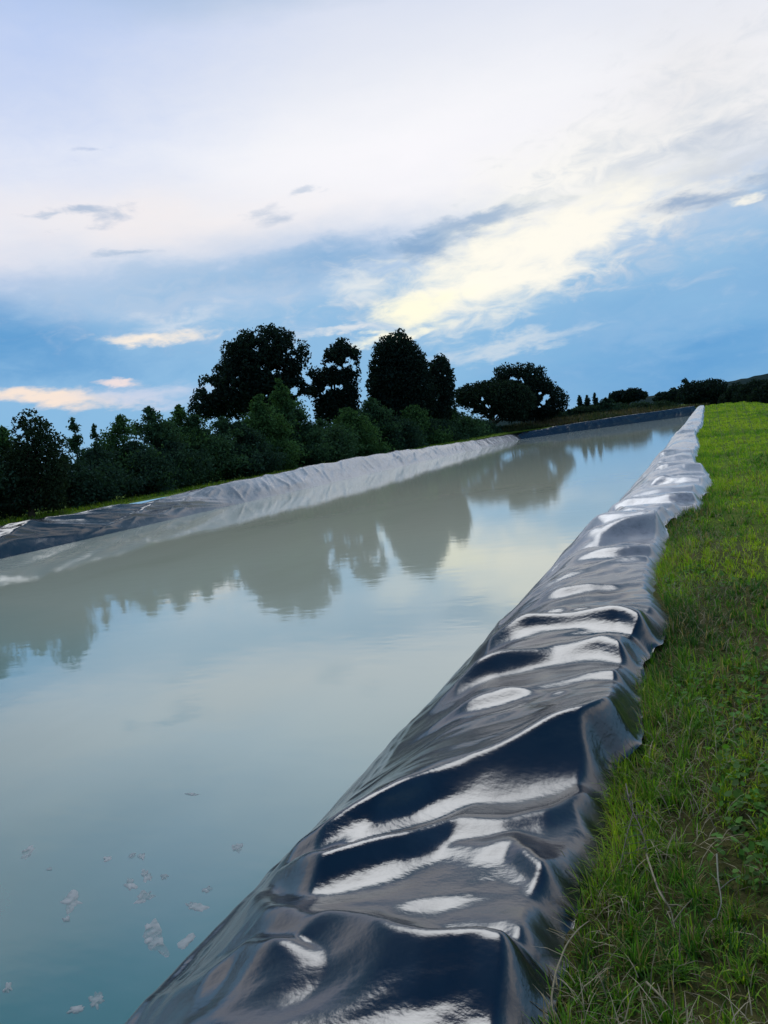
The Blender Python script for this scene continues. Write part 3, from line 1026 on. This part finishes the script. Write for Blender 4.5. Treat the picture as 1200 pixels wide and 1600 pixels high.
PALE, GREY, OLIVE = (0.30, 0.26, 0.17), (0.17, 0.145, 0.12), (0.17, 0.19, 0.075)
build_stem([(866, 1600, 0.02), (861, 1560, 0.03), (868, 1520, 0.045), (885, 1475, 0.05), (905, 1450, 0.04), (922, 1438, 0.02)], "pale arching dead stem hooked over the sheet's edge at the bottom of the photo", 0.0026, 1, PALE)
build_stem([(1010, 1335, 0.03), (1018, 1360, 0.04), (1030, 1395, 0.05), (1048, 1420, 0.05), (1054, 1450, 0.03)], "thicker straw coloured stem crossing bare soil right of the sheet's corner", 0.0030, 2, PALE, shoots=6)
build_stem([(978, 1225, 0.06), (985, 1262, 0.06), (1000, 1290, 0.05), (1012, 1330, 0.03)], "grey twiggy stem lying along the sheet's corner below the weeds", 0.0024, 3, GREY, shoots=12)
build_stem([(968, 1360, 0.02), (978, 1310, 0.06), (990, 1268, 0.08), (985, 1235, 0.09)], "thin grey upright twig standing beside the sheet's corner", 0.0017, 4, GREY, shoots=10)
build_stem([(1120, 1335, 0.03), (1122, 1375, 0.05), (1128, 1410, 0.05), (1120, 1435, 0.03)], "bleached bent stem standing apart in the grass at right", 0.0022, 5, (0.22, 0.22, 0.17), shoots=3)
build_stem([(1010, 1535, 0.02), (1032, 1556, 0.03), (1048, 1578, 0.02)], "short straw stub below the bright green tuft", 0.0028, 6, PALE, shoots=2)
build_stem([(740, 1522, 0.02), (790, 1536, 0.03), (830, 1545, 0.03), (862, 1550, 0.02)], "slender straw lying out across the black sheet near the bottom", 0.0014, 7, (0.22, 0.24, 0.17), shoots=4)


def build_tuft(px, py, n, L, label, cols, seed, spread=0.035, w=0.0036, lean=0.8):
    rng = np.random.default_rng(seed)
    c0 = on_z(px, py, 0.95)
    c0[2] = float(ground_height(c0[0], c0[1]))
    x, y = np.clip(rng.normal(0, spread, (2, n)), -1.6 * spread, 1.6 * spread)
    col = np.array(cols)[rng.integers(0, len(cols), n)] * rng.uniform(0.7, 1.25, (n, 1))
    out = np.arctan2(y, x) + rng.normal(0, 0.7, n)
    V, Fq, tint = blades(x, y, np.full(n, -0.004), rng.uniform(0.5, 1.0, n) * L, rng.uniform(0.7, 1.2, n) * w, out, np.abs(rng.normal(lean, 0.35, n)), col)
    o = mesh_obj("grass_tuft", V, Fq, GRASS, tint=tint)
    o.location = c0
    tag(o, label, "grass tuft", "taller grass tufts at the sheet's edge")


G1, G2, G3, G4 = (0.07, 0.17, 0.015), (0.12, 0.17, 0.02), (0.03, 0.09, 0.02), (0.20, 0.18, 0.09)
build_tuft(1005, 1525, 70, 0.085, "bright fresh green tuft in front of the bare soil", [G1, G1, G2], 11)
build_tuft(930, 1385, 60, 0.10, "tuft leaning over the sheet's edge beside the pale crease", [G1, G3, G4], 12, 0.04, 0.003)
build_tuft(955, 1440, 70, 0.10, "straggly half dry tuft between the arching stem and bare soil", [G2, G4, G3], 13, 0.05, 0.003)
build_tuft(1150, 1405, 60, 0.10, "yellow green tuft at the right edge beside the bleached stem", [G2, G2, G1], 14, 0.05)
build_tuft(1125, 1510, 80, 0.10, "deep green sprawling tuft in the lower right corner", [G3, G3, G1], 15, 0.06)
build_tuft(905, 1560, 50, 0.08, "dark low tuft tucked against the sheet at the bottom", [G3, G3, G4], 16, 0.035)
build_tuft(1000, 1230, 60, 0.08, "upright green tuft behind the grey twigs at the sheet's corner", [G1, G3, G4], 17, 0.04, 0.003)

# ------------------------------------------------------------------ scum flecks floating on the water
FLECKS = [
    (112, 1408, 20, 17, 0.2, "squarish pinkish scum patch, the widest one left of the cluster"),
    (240, 1467, 20, 34, 0.3, "longest upright ragged scum patch near the black sheet"),
    (290, 1472, 19, 11, 0.7, "slanting oval scum fleck beside the longest patch"),
    (306, 1417, 20, 10, -0.1, "bow shaped scum fleck above the slanting oval fleck"),
    (324, 1390, 10, 6, 0.4, "small thin scum fleck highest beside the sheet's waterline"),
    (226, 1402, 20, 11, 0.6, "forked scum fleck at the foot of the cluster"),
    (203, 1382, 12, 11, 0.0, "round faint scum fleck on the left of the cluster"),
    (228, 1368, 10, 12, 0.2, "triangular scum fleck in the middle of the cluster"),
    (257, 1370, 7, 6, 0.0, "faintest small scum dot right of the cluster"),
    (207, 1337, 9, 5, 0.6, "left one of two small flecks at the top of the cluster"),
    (221, 1338, 7, 7, 0.3, "right one of two small flecks at the top of the cluster"),
    (167, 1342, 9, 5, 0.6, "lone slanting scum fleck left of the two small flecks"),
    (42, 1333, 15, 8, 0.9, "comma shaped scum fleck near the photo's left edge"),
    (370, 1325, 10, 10, 0.3, "pale drop shaped scum fleck farthest right by itself"),
    (104, 1437, 7, 6, 0.2, "small round scum dot under the squarish patch"),
    (150, 1563, 16, 14, 0.9, "ring shaped scum patch close to the bottom of the photo"),
    (118, 1578, 20, 8, 0.25, "tail of scum trailing left from the ring shaped patch"),
    (12, 1545, 11, 8, 0.9, "small slanting scum fleck in the bottom left corner"),
    (300, 1241, 12, 3, 0.0, "thin bright scum streak farthest out on the water"),
    (78, 1358, 6, 3, 0.1, "tiny faint scum speck below the comma shaped fleck"),
]
for i, (px, py, rx, ry, rot, label) in enumerate(FLECKS):
    rng = np.random.default_rng(100 + i)
    c0 = on_z(px, py, 0.0)
    ex = np.linalg.norm(on_z(px + 1, py, 0)[:2] - c0[:2]); ey = np.linalg.norm(on_z(px, py - 1, 0)[:2] - c0[:2])
    na, nr = 40, 7
    th = np.linspace(0, 2 * math.pi, na, endpoint=False)
    lob = 0.78 + 0.50 * gnoise(np.cos(th) * 1.3 + i * 3.7, np.sin(th) * 1.3, 90) + 0.28 * gnoise(np.cos(th) * 3.3 + i * 5.1, np.sin(th) * 3.3, 91)
    lob = np.clip(lob, 0.25, 1.4)
    dirx = unit(on_z(px + 5, py, 0) - c0)[:2]; diry = unit(on_z(px, py - 5, 0) - c0)[:2]
    V = []
    for k in range(nr + 1):
        q = k / nr
        a_, b_ = np.cos(th) * lob * q * rx, np.sin(th) * lob * q * ry
        pa, pb = a_ * math.cos(rot) - b_ * math.sin(rot), a_ * math.sin(rot) + b_ * math.cos(rot)
        xy = dirx[None] * (pa * ex)[:, None] + diry[None] * (pb * ey)[:, None]
        z = 0.0035 * (1 - q ** 3) + 0.0012 * gnoise(xy[:, 0] * 60, xy[:, 1] * 60, 93) * (1 - q) - (0.002 if k == nr else 0) + 0.001
        V.append(np.concatenate([xy, np.broadcast_to(z, (na,))[:, None]], 1))
    V = np.concatenate(V)
    fs = []
    a_ = np.arange(na); b_ = (a_ + 1) % na
    for k in range(nr): fs.append(np.stack([k * na + a_, (k + 1) * na + a_, (k + 1) * na + b_, k * na + b_], 1))
    o = mesh_obj("scum_fleck", V, np.concatenate(fs), FOAM, smooth=True)
    o.location = c0
    tag(o, label, "scum", "scum flecks floating on the near water")


# ------------------------------------------------------------------ trees
def leaf_quads(C, size, rng, flat=0.0, stretch=1.6):
    """one lozenge leaf clump per centre"""
    n = len(C)
    a = rng.normal(0, 1, (n, 3)); a[:, 2] *= (1 - flat); a /= np.linalg.norm(a, axis=1)[:, None]
    b = np.cross(a, rng.normal(0, 1, (n, 3))); b /= np.linalg.norm(b, axis=1)[:, None]
    s = (size * rng.uniform(0.6, 1.35, n))[:, None]
    v = np.stack([C - a * s * stretch * 0.5, C + b * s * 0.42, C + a * s * stretch * 0.5, C - b * s * 0.42], 1).reshape(-1, 3)
    return v, np.arange(n)[:, None] * 4 + np.arange(4)[None, :]


def in_poly(pts, poly):
    x, y = pts[:, 0], pts[:, 1]
    c = np.zeros(len(x), bool)
    j = len(poly) - 1
    for i in range(len(poly)):
        xi, yi = poly[i]; xj, yj = poly[j]
        hit = ((yi > y) != (yj > y)) & (x < (xj - xi) * (y - yi) / (yj - yi + 1e-12) + xi)
        c ^= hit; j = i
    return c


def edge_distance(pts, poly):
    d = np.full(len(pts), 1e9)
    for i in range(len(poly)):
        a, b = np.array(poly[i - 1]), np.array(poly[i])
        ab = b - a
        t = np.clip(((pts - a) @ ab) / (ab @ ab + 1e-12), 0, 1)
        d = np.minimum(d, np.linalg.norm(pts - (a + t[:, None] * ab), axis=1))
    return d


def crown_tree(name, cat, label, D, foot_px, outline, holes, blob, leaf, n_leaf, base_col, seed, depth=0.75, group=None, trunk_r=0.28, wisp=0):
    """a tree whose crown fills an outline (photo pixels, turned into metres at distance D) with clumps of leaves in depth"""
    rng = np.random.default_rng(seed)
    foot = at_distance(*foot_px, D)
    az0 = math.atan2(foot[0], foot[1])
    gz = float(ground_height(foot[0], foot[1]))
    foot[2] = gz
    right = np.array([math.cos(az0), -math.sin(az0), 0]); away = np.array([math.sin(az0), math.cos(az0), 0])

    def loc(px, py):
        p = at_distance(px, py, D)
        return (D * (math.atan2(p[0], p[1]) - az0), p[2] - gz)
    poly = [loc(*p) for p in outline]
    hl = [(*loc(hx, hy), hr / F * D) for hx, hy, hr in holes]
    A = np.array(poly)
    lo, hi = A.min(0), A.max(0)
    wmax = 0.5 * (hi[0] - lo[0])
    # clump centres
    cand = lo + rng.random((6000, 2)) * (hi - lo)
    cand = cand[in_poly(cand, poly)]
    ed = edge_distance(cand, poly)
    keep = ed > 0.28 * blob
    for h in hl: keep &= np.hypot(cand[:, 0] - h[0], cand[:, 1] - h[1]) > h[2] * 0.9
    cand, ed = cand[keep], ed[keep]
    Q = np.zeros((0, 3)); cs = []
    for p, e in zip(cand, ed):
        th = min(depth * wmax, math.sqrt(max(0.05, e * (2 * wmax * 0.9))) * depth)
        q = np.array([p[0], rng.uniform(-1, 1) * th, p[1]])
        if len(Q) and np.min(np.sum(((Q - q) * [1, 0.7, 1]) ** 2, 1)) < (0.62 * blob) ** 2: continue
        Q = np.vstack([Q, q])
        cs.append((q, min(blob, 0.25 * blob + e) * rng.uniform(0.65, 1.15)))
        if len(cs) > 420: break
    n_leaf = int(n_leaf * 1.45)
    vols = np.array([c[1] ** 2 for c in cs])
    pick = rng.choice(len(cs), n_leaf, p=vols / vols.sum())
    d = rng.normal(0, 1, (n_leaf, 3)); d /= np.linalg.norm(d, axis=1)[:, None]
    rr = rng.random(n_leaf) ** 0.40
    cen = np.array([c[0] for c in cs])[pick]; rad = np.array([c[1] for c in cs])[pick]
    P = cen + d * (rr * rad)[:, None] * np.array([1.0, 1.0, 0.85])
    for h in hl:
        k = np.hypot(P[:, 0] - h[0], P[:, 2] - h[1]) > h[2] * rng.uniform(0.75, 1.1, len(P))
        P = P[k]
    tone = (0.75 + 0.5 * rng.random(len(cs)))
    W = P[:, :1] * right + P[:, 1:2] * away + P[:, 2:3] * np.array([0, 0, 1.0])
    v, f = leaf_quads(W, leaf * 0.8, rng)
    col = np.repeat(np.array(base_col) * rng.uniform(0.6, 1.4, (len(P), 1)), 4, axis=0)
    root = empty(name, foot)
    tag(root, label, cat, group)
    mesh_obj("crown", v, f, LEAF, root, tint=col)
    # trunk with limbs to the larger clumps
    top = np.array([0.35 * (lo[0] + hi[0]), 0, lo[1] + 0.62 * (hi[1] - lo[1])])
    bend = rng.normal(0, 0.25, 2)
    zz = np.linspace(-0.15, top[2], 9)
    path = np.stack([top[0] * np.clip(zz / top[2], 0, 1) ** 1.5 + bend[0] * np.sin(zz), bend[1] * np.sin(zz * 0.8), zz], 1)
    parts = [tube(path, np.linspace(trunk_r * 1.15, trunk_r * 0.35, 9), 8)]
    for c, r in cs[::3][:26]:
        k = rng.integers(3, 8)
        if path[k][2] > c[2]: k = 2
        a = path[k]
        mid = (a + c) / 2 + [0, 0, 0.12 * np.linalg.norm(c - a)]
        parts.append(tube(np.array([a, mid, c]), [trunk_r * 0.32, trunk_r * 0.2, trunk_r * 0.07], 5))
    v, f = join(parts)
    W = v[:, :1] * right + v[:, 1:2] * away + v[:, 2:3] * np.array([0, 0, 1.0])
    mesh_obj("trunk", W, f, BARK, root, smooth=True)
    return root


def z5(ox, oy, s, pts):
    return [(ox + p[0] / s, oy + p[1] / s, *[q / s for q in p[2:]]) for p in pts]


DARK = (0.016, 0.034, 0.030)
T1 = z5(280, 500, 5, [(60, 760), (75, 640), (95, 580), (150, 545), (150, 480), (175, 435), (230, 420), (265, 425), (265, 370), (320, 345), (335, 250), (365, 190), (395, 145), (435, 165), (450, 120), (495, 75), (560, 70), (640, 85), (660, 55), (735, 32), (830, 60), (880, 100), (900, 150), (890, 200), (925, 175), (960, 170), (1010, 240), (1020, 350), (960, 360), (1060, 470), (1070, 560), (900, 690), (820, 720), (400, 780)])
T1H = z5(280, 500, 5, [(600, 235, 32), (705, 205, 22), (600, 135, 22), (770, 205, 22), (725, 160, 20), (570, 355, 20), (650, 380, 30), (740, 410, 40), (790, 400, 26), (860, 250, 26), (810, 290, 24), (905, 215, 22), (890, 290, 22), (450, 455, 24), (400, 520, 24), (460, 540, 22), (225, 520, 36), (265, 540, 30), (240, 570, 26), (165, 640, 16), (520, 490, 16), (430, 595, 14), (475, 590, 16), (980, 420, 44), (1010, 470, 40), (900, 550, 46), (960, 620, 52), (1000, 680, 40), (680, 590, 20)])
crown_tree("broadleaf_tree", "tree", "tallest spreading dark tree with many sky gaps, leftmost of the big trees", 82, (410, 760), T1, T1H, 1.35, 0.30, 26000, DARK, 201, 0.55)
T2 = z5(480, 500, 5, [(30, 560), (20, 460), (0, 420), (20, 370), (70, 360), (100, 400), (130, 385), (105, 315), (160, 220), (215, 165), (255, 125), (300, 140), (345, 190), (400, 235), (420, 320), (390, 370), (400, 430), (405, 540), (420, 640), (400, 760), (300, 800), (60, 800)])
T2H = z5(480, 500, 5, [(165, 350, 28), (205, 340, 26), (250, 370, 26), (300, 350, 30), (320, 300, 26), (345, 330, 26), (365, 380, 24), (250, 298, 14), (160, 530, 30), (210, 520, 30), (260, 525, 28), (130, 570, 24), (20, 480, 24)])
crown_tree("broadleaf_tree", "tree", "narrow two tiered dark tree between the tallest tree and the pointed dense tree", 84, (525, 740), T2, T2H, 1.05, 0.28, 11000, DARK, 202, 0.6, trunk_r=0.2)
T3 = z5(480, 500, 5, [(480, 620), (465, 470), (490, 430), (470, 370), (505, 300), (510, 220), (545, 150), (580, 150), (620, 130), (650, 95), (690, 100), (705, 62), (740, 75), (770, 125), (820, 165), (850, 200), (900, 270), (950, 330), (985, 420), (1005, 560), (1000, 760), (760, 820), (520, 800)])
T3H = z5(480, 500, 5, [(545, 350, 16), (695, 360, 14), (700, 165, 14), (585, 540, 12), (560, 170, 10), (530, 235, 8)])
crown_tree("broadleaf_tree", "tree", "dense pointed dark tree, its solid crown widest of the middle group", 86, (615, 720), T3, T3H, 1.3, 0.30, 22000, DARK, 203, 0.7)
T4 = z5(480, 500, 5, [(930, 560), (950, 400), (975, 330), (1005, 280), (1060, 268), (1095, 310), (1120, 370), (1150, 470), (1145, 530), (1150, 640), (1120, 780), (950, 780)])
T4H = z5(480, 500, 5, [(1040, 415, 12), (1075, 435, 12), (935, 525, 14), (1010, 615, 20)])
crown_tree("broadleaf_tree", "tree", "smaller rounded dark tree leaning against the pointed dense tree's right side", 88, (690, 715), T4, T4H, 1.0, 0.28, 8000, DARK, 204, 0.7, trunk_r=0.18)
T5 = z5(700, 550, 5.4545, [(360, 420), (365, 240), (385, 170), (430, 115), (500, 92), (545, 120), (570, 100), (620, 105), (650, 88), (720, 95), (765, 130), (800, 125), (845, 180), (870, 240), (920, 280), (975, 315), (1030, 365), (1035, 430), (1000, 500), (900, 560), (760, 600), (500, 600)])
T5H = z5(700, 550, 5.4545, [(545, 225, 24), (575, 235, 20), (620, 235, 20), (640, 260, 16), (725, 190, 10), (490, 135, 8), (780, 350, 20), (840, 385, 34), (810, 430, 28), (780, 465, 16), (710, 490, 10)])
crown_tree("broadleaf_tree", "tree", "round headed dark tree rising behind the flat canopied tree", 112, (845, 690), T5, T5H, 1.25, 0.32, 13000, DARK, 205, 0.6)
T6 = z5(700, 550, 5.4545, [(30, 380), (60, 310), (140, 285), (220, 258), (320, 240), (420, 240), (520, 245), (620, 260), (700, 310), (740, 380), (745, 460), (640, 580), (430, 600), (300, 560), (160, 500), (60, 450)])
T6H = z5(700, 550, 5.4545, [(297, 400, 22), (335, 468, 26), (360, 465, 18), (405, 545, 24), (390, 575, 18), (203, 490, 16), (352, 525, 12), (270, 440, 10)])
crown_tree("broadleaf_tree", "tree", "wide flat canopied dark tree at the pond's far left corner", 104, (772, 690), T6, T6H, 1.1, 0.30, 12000, (0.017, 0.036, 0.026), 206, 0.6)
T7 = z5(0, 600, 4, [(20, 800), (20, 400), (70, 390), (70, 270), (95, 190), (150, 148), (215, 152), (255, 195), (320, 240), (345, 290), (400, 310), (410, 380), (430, 520), (420, 800)])
T7H = z5(0, 600, 4, [(125, 300, 22), (105, 250, 12), (185, 215, 10), (145, 350, 16), (95, 330, 14), (120, 210, 10)])
crown_tree("broadleaf_tree", "tree", "scruffy dark broadleaf tree at the left edge, ragged with gaps on its left", 31, (55, 835), T7, T7H, 0.33, 0.115, 5600, (0.020, 0.040, 0.024), 207, 0.6, trunk_r=0.12)


# young conifers: cone of drooping sprays round a straight stem
def conifer(px, py, D, width, label, seed, col, name="conifer_tree", cat="conifer", sparse=1.0, lean=0.0, group="young conifers behind the left bank"):
    rng = np.random.default_rng(seed)
    tip = at_distance(px, py, D)
    foot = np.array([tip[0], tip[1], float(ground_height(tip[0], tip[1]))])
    h = tip[2] - foot[2]
    R = width * 0.5
    nl = int(7600 * sparse * max(0.5, (h * R) / 5.0))
    nb = int(64 * sparse * max(0.6, h / 4.5)) + 14
    zb = np.sort(rng.random(nb)) ** 0.9
    ab = rng.uniform(0, 6.28, nb)
    prof = np.where(zb < 0.25, 0.80 + 0.8 * zb, 1.0 * ((1 - zb) / 0.75) ** 0.88) + 0.02
    Lb = R * prof * rng.uniform(0.62, 1.18, nb)
    pick = rng.choice(nb, nl, p=(Lb ** 1.3 + 0.05) / (Lb ** 1.3 + 0.05).sum())
    s = rng.random(nl) ** 0.62
    rad = Lb[pick] * s
    wob = (0.10 + 0.22 * Lb[pick])
    P = np.stack([np.cos(ab[pick]) * rad, np.sin(ab[pick]) * rad, zb[pick] * h + 0.42 * rad - 0.16 * rad * rad], 1)
    P += rng.normal(0, 1, (nl, 3)) * (wob * 0.55)[:, None] * np.array([1, 1, 0.8])
    # leader shoot
    nt = max(30, int(nl * 0.03))
    tz = 1 - rng.random(nt) * 0.16
    T = np.stack([rng.normal(0, 0.05, nt) * (1.15 - tz) * 6 * R * 0.4, rng.normal(0, 0.05, nt) * (1.15 - tz) * 6 * R * 0.4, tz * h], 1)
    P = np.concatenate([P, T])
    P = P[(P[:, 2] > 0.05) & (P[:, 2] < h * 1.01)]
    v, f = leaf_quads(P, 0.084 * (D / 34.0) ** 0.55, rng, stretch=2.0)
    tone = np.array(col) * rng.uniform(0.6, 1.45, (len(P), 1))
    root = empty(name, foot)
    tag(root, label, cat, group)
    mesh_obj("crown", v, f, LEAF, root, tint=np.repeat(tone, 4, axis=0))
    zz = np.linspace(-0.1, h * 0.93, 8)
    tv, tf = tube(np.stack([0.03 * np.sin(zz * 2), 0.03 * np.cos(zz * 1.7), zz], 1), np.linspace(0.085, 0.015, 8), 7)
    mesh_obj("trunk", tv, tf, BARK, root, smooth=True)
    return root


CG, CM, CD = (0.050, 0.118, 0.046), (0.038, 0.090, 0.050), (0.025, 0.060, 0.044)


def row_distance(px, back):
    """distance at which the picture column meets the line of the row, 'back' metres behind the left waterline"""
    for y in np.linspace(14, 120, 1200):
        x = float(np.interp(y, LEFT_WY, LEFT_WX)) - back
        c = ROT.T @ (np.array([x, y, 2.0]) - EYE)
        if CX + F * c[0] / -c[2] > px: return math.hypot(x, y)
    return 115.0


ROW = [   # tip in the photo, metres behind the waterline, width, colour, label
    (-70, 655, 5.2, 3.0, CD, "conifer cut by the left edge of the photo beside the scruffy broadleaf tree"),
    (4, 668, 4.4, 2.2, CG, "short green conifer at the photo's left edge in front of the scruffy tree"),
    (112, 654, 7.0, 1.3, CM, "thin wispy conifer just right of the scruffy broadleaf tree"),
    (146, 662, 7.4, 1.0, CM, "faintest bare topped conifer between the wispy one and the bushy cone"),
    (98, 712, 4.3, 2.6, CD, "low dark conifer right under the scruffy broadleaf tree's crown"),
    (150, 692, 4.6, 2.2, CD, "low dark conifer in front of the bare topped one"),
    (186, 650, 5.4, 2.6, CG, "green bushy cone left of the sharp spire"),
    (232, 636, 5.6, 2.6, CM, "sharp dark spire standing highest among the left conifers"),
    (210, 690, 4.3, 2.5, CD, "squat dark conifer at the foot of the sharp spire"),
    (278, 634, 6.0, 2.6, CG, "light green conifer just left of the tallest spreading tree"),
    (303, 650, 5.2, 2.6, CM, "conifer in front of the tallest tree's left edge"),
    (262, 690, 4.4, 2.8, CD, "dark conifer low in the gap between the sharp spire and the light green one"),
    (345, 652, 5.4, 2.8, CM, "rounded conifer under the left half of the tallest tree"),
    (404, 617, 5.8, 2.8, CG, "light green pointed conifer before the middle of the tallest tree"),
    (436, 592, 7.2, 2.6, CG, "tallest slim grey green conifer, in front of the big tree's right half"),
    (372, 660, 4.6, 2.6, CD, "dark conifer between the rounded one and the light green pointed one"),
    (462, 640, 5.4, 2.8, CM, "conifer right of the tallest slim one"),
    (500, 655, 5.0, 3.0, CM, "blunt conifer under the gap between the two left big trees"),
    (540, 638, 5.8, 3.2, CG, "broad conifer in front of the narrow two tiered tree"),
    (578, 622, 6.4, 3.0, CM, "conifer in the gap between the two tiered tree and the pointed dense tree"),
    (612, 652, 5.2, 3.4, CD, "dark conifer under the pointed dense tree's left half"),
    (645, 634, 6.4, 3.2, CG, "olive conifer under the middle of the pointed dense tree"),
    (672, 655, 5.2, 3.4, CD, "dark conifer under the pointed dense tree's right half"),
    (706, 640, 6.2, 3.6, CM, "conifer in front of the smaller rounded tree"),
    (738, 656, 5.6, 3.6, CD, "conifer left of the flat canopied tree's trunk"),
    (768, 668, 5.2, 3.2, CD, "last dark conifer of the row, by the pond's far left corner"),
]
for i, (px, py, back, w, c, label) in enumerate(ROW):
    D = row_distance(px, back)
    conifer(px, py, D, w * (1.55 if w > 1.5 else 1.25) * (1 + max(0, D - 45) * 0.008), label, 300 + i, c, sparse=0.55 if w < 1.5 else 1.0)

# beyond the far end
FAR = [(888, 640, 124, 3.4, "conifer_tree", "rounded bush right of the round headed tree"), (905, 618, 128, 1.6, "conifer_tree", "leftmost slim spire beyond the pond's far end"),
       (917, 618, 129, 2.0, "conifer_tree", "middle slim spire beyond the pond's far end"), (929, 614, 130, 1.5, "conifer_tree", "rightmost slim spire beyond the pond's far end"),
       (946, 622, 127, 5.0, "conifer_tree", "bushy conifer under the distant flat topped tree's left end")]
for i, (px, py, D, w, nm, label) in enumerate(FAR):
    conifer(px, py, D, w, label, 400 + i, CD, sparse=0.8, group="slim conifers beyond the far end")
crown_tree("broadleaf_tree", "tree", "distant flat topped tree on the skyline beyond the far end", 170, (985, 640),
           [(948, 622), (958, 613), (975, 610), (992, 607), (1004, 609), (1012, 616), (1008, 624), (985, 628), (960, 630)], [], 1.5, 0.5, 3500, (0.018, 0.036, 0.036), 501, 0.8)
crown_tree("broadleaf_tree", "tree", "low dark tree on the skyline between the flat topped tree and the twiggy clump", 180, (1045, 632),
           [(1016, 626), (1030, 615), (1045, 612), (1053, 604), (1060, 612), (1066, 628), (1040, 632)], [], 1.5, 0.5, 2600, (0.022, 0.042, 0.040), 502, 0.8)
crown_tree("shrub", "shrub", "bushy clump with twiggy sprigs on top, left of the grass track's end", 134, (1095, 634),
           [(1056, 630), (1062, 604), (1067, 588), (1072, 584), (1076, 598), (1085, 594), (1096, 596), (1099, 582), (1103, 594), (1112, 592), (1128, 590), (1138, 600), (1140, 626), (1118, 632), (1080, 634)],
           [(1084, 590, 3)], 1.0, 0.36, 5200, (0.016, 0.034, 0.030), 503, 0.9, trunk_r=0.12)
for i, (px, top, D, w, label) in enumerate([(866, 640, 121, 5.0, "low rounded scrub bush just right of the round headed tree's foot"), (906, 634, 126, 5.0, "low scrub at the foot of the leftmost slim spire"), (926, 632, 127, 5.0, "low scrub at the foot of the rightmost slim spire"),
                                            (968, 627, 140, 6.5, "low scrub bush under the distant flat topped tree's middle"),
                                            (1003, 626, 146, 7.0, "low scrub bush under the distant flat topped tree's right end"), (1036, 624, 150, 7.0, "low scrub bush left of the twiggy clump"),
                                            (1124, 606, 140, 6.0, "low scrub bush right of the twiggy clump")]):
    hw = w / D * F * 0.5
    crown_tree("shrub", "shrub", label, D, (px, 655), [(px - hw, 660), (px - hw * 0.9, top + 12), (px - hw * 0.5, top + 4), (px - hw * 0.1, top + 1), (px + hw * 0.5, top + 4), (px + hw, top + 10), (px + hw, 660)], [], 0.9, 0.34, 3500, (0.030, 0.060, 0.040), 540 + i, 0.8, group="scrub beyond the far end", trunk_r=0.1)
for i, (px, top, D, w, label) in enumerate([(1150, 598, 122, 6.0, "nearest dark bush where the grass track ends"), (1178, 592, 108, 6.5, "dark bush second from the right edge beyond the bank"),
                                            (1212, 590, 92, 7.0, "dark bush cut by the photo's right edge"), (1262, 585, 80, 6.0, "dark bush just outside the photo's right edge")]):
    p = at_distance(px, top, D)
    hw = w / D * F * 0.5
    crown_tree("shrub", "shrub", label, D, (px, 640), [(px - hw, 650), (px - hw * 0.9, top + 22), (px - hw * 0.4, top + 8), (px, top), (px + hw * 0.5, top + 3), (px + hw, top + 14), (px + hw, 650)], [], 0.9, 0.30, 5000, (0.016, 0.033, 0.026), 520 + i, 0.8, group="dark bushes below the right bank", trunk_r=0.1)


# ------------------------------------------------------------------ distant hills
def build_hills():
    az = np.radians(np.linspace(-100, 100, 500))
    top = 4 + 7 * (0.5 + 0.5 * gnoise(np.degrees(az) * 0.05, 0.5, 111)) + 1.6 * gnoise(np.degrees(az) * 0.7, 0.5, 112) + 0.8 * gnoise(np.degrees(az) * 3.0, 0.5, 113)
    top += 12.5 * sstep(-8, 9, np.degrees(az))
    top = np.maximum(top, 2.5)
    V = []
    for k, (r, q) in enumerate([(520, -2.0), (600, 0.25), (680, 0.7), (760, 1.0), (900, 0.6), (1200, -0.3)]):
        z = np.where(q < 0, -3.0, top * q + 0 * az)
        r2 = r + 20 * gnoise(np.degrees(az) * 0.3, k * 3.3, 114)
        V.append(np.stack([np.sin(az) * r2, np.cos(az) * r2, z], 1))
    o = mesh_obj("hills", np.concatenate(V), grid_faces(6, 500), HILL, smooth=True)
    tag(o, kind="structure", label="low dark wooded hills on the skyline")


build_hills()

# ------------------------------------------------------------------ render settings
scene.render.engine = 'CYCLES'
scene.cycles.use_denoising = True
scene.cycles.sample_clamp_indirect = 4.0
scene.cycles.max_bounces = 6
scene.cycles.diffuse_bounces = 3
scene.cycles.glossy_bounces = 3
scene.cycles.transmission_bounces = 3
scene.cycles.caustics_reflective = False
scene.cycles.caustics_refractive = False
scene.view_settings.view_transform = 'Standard'
scene.view_settings.look = 'None'
scene.view_settings.exposure = 0.06
scene.view_settings.gamma = 1.0
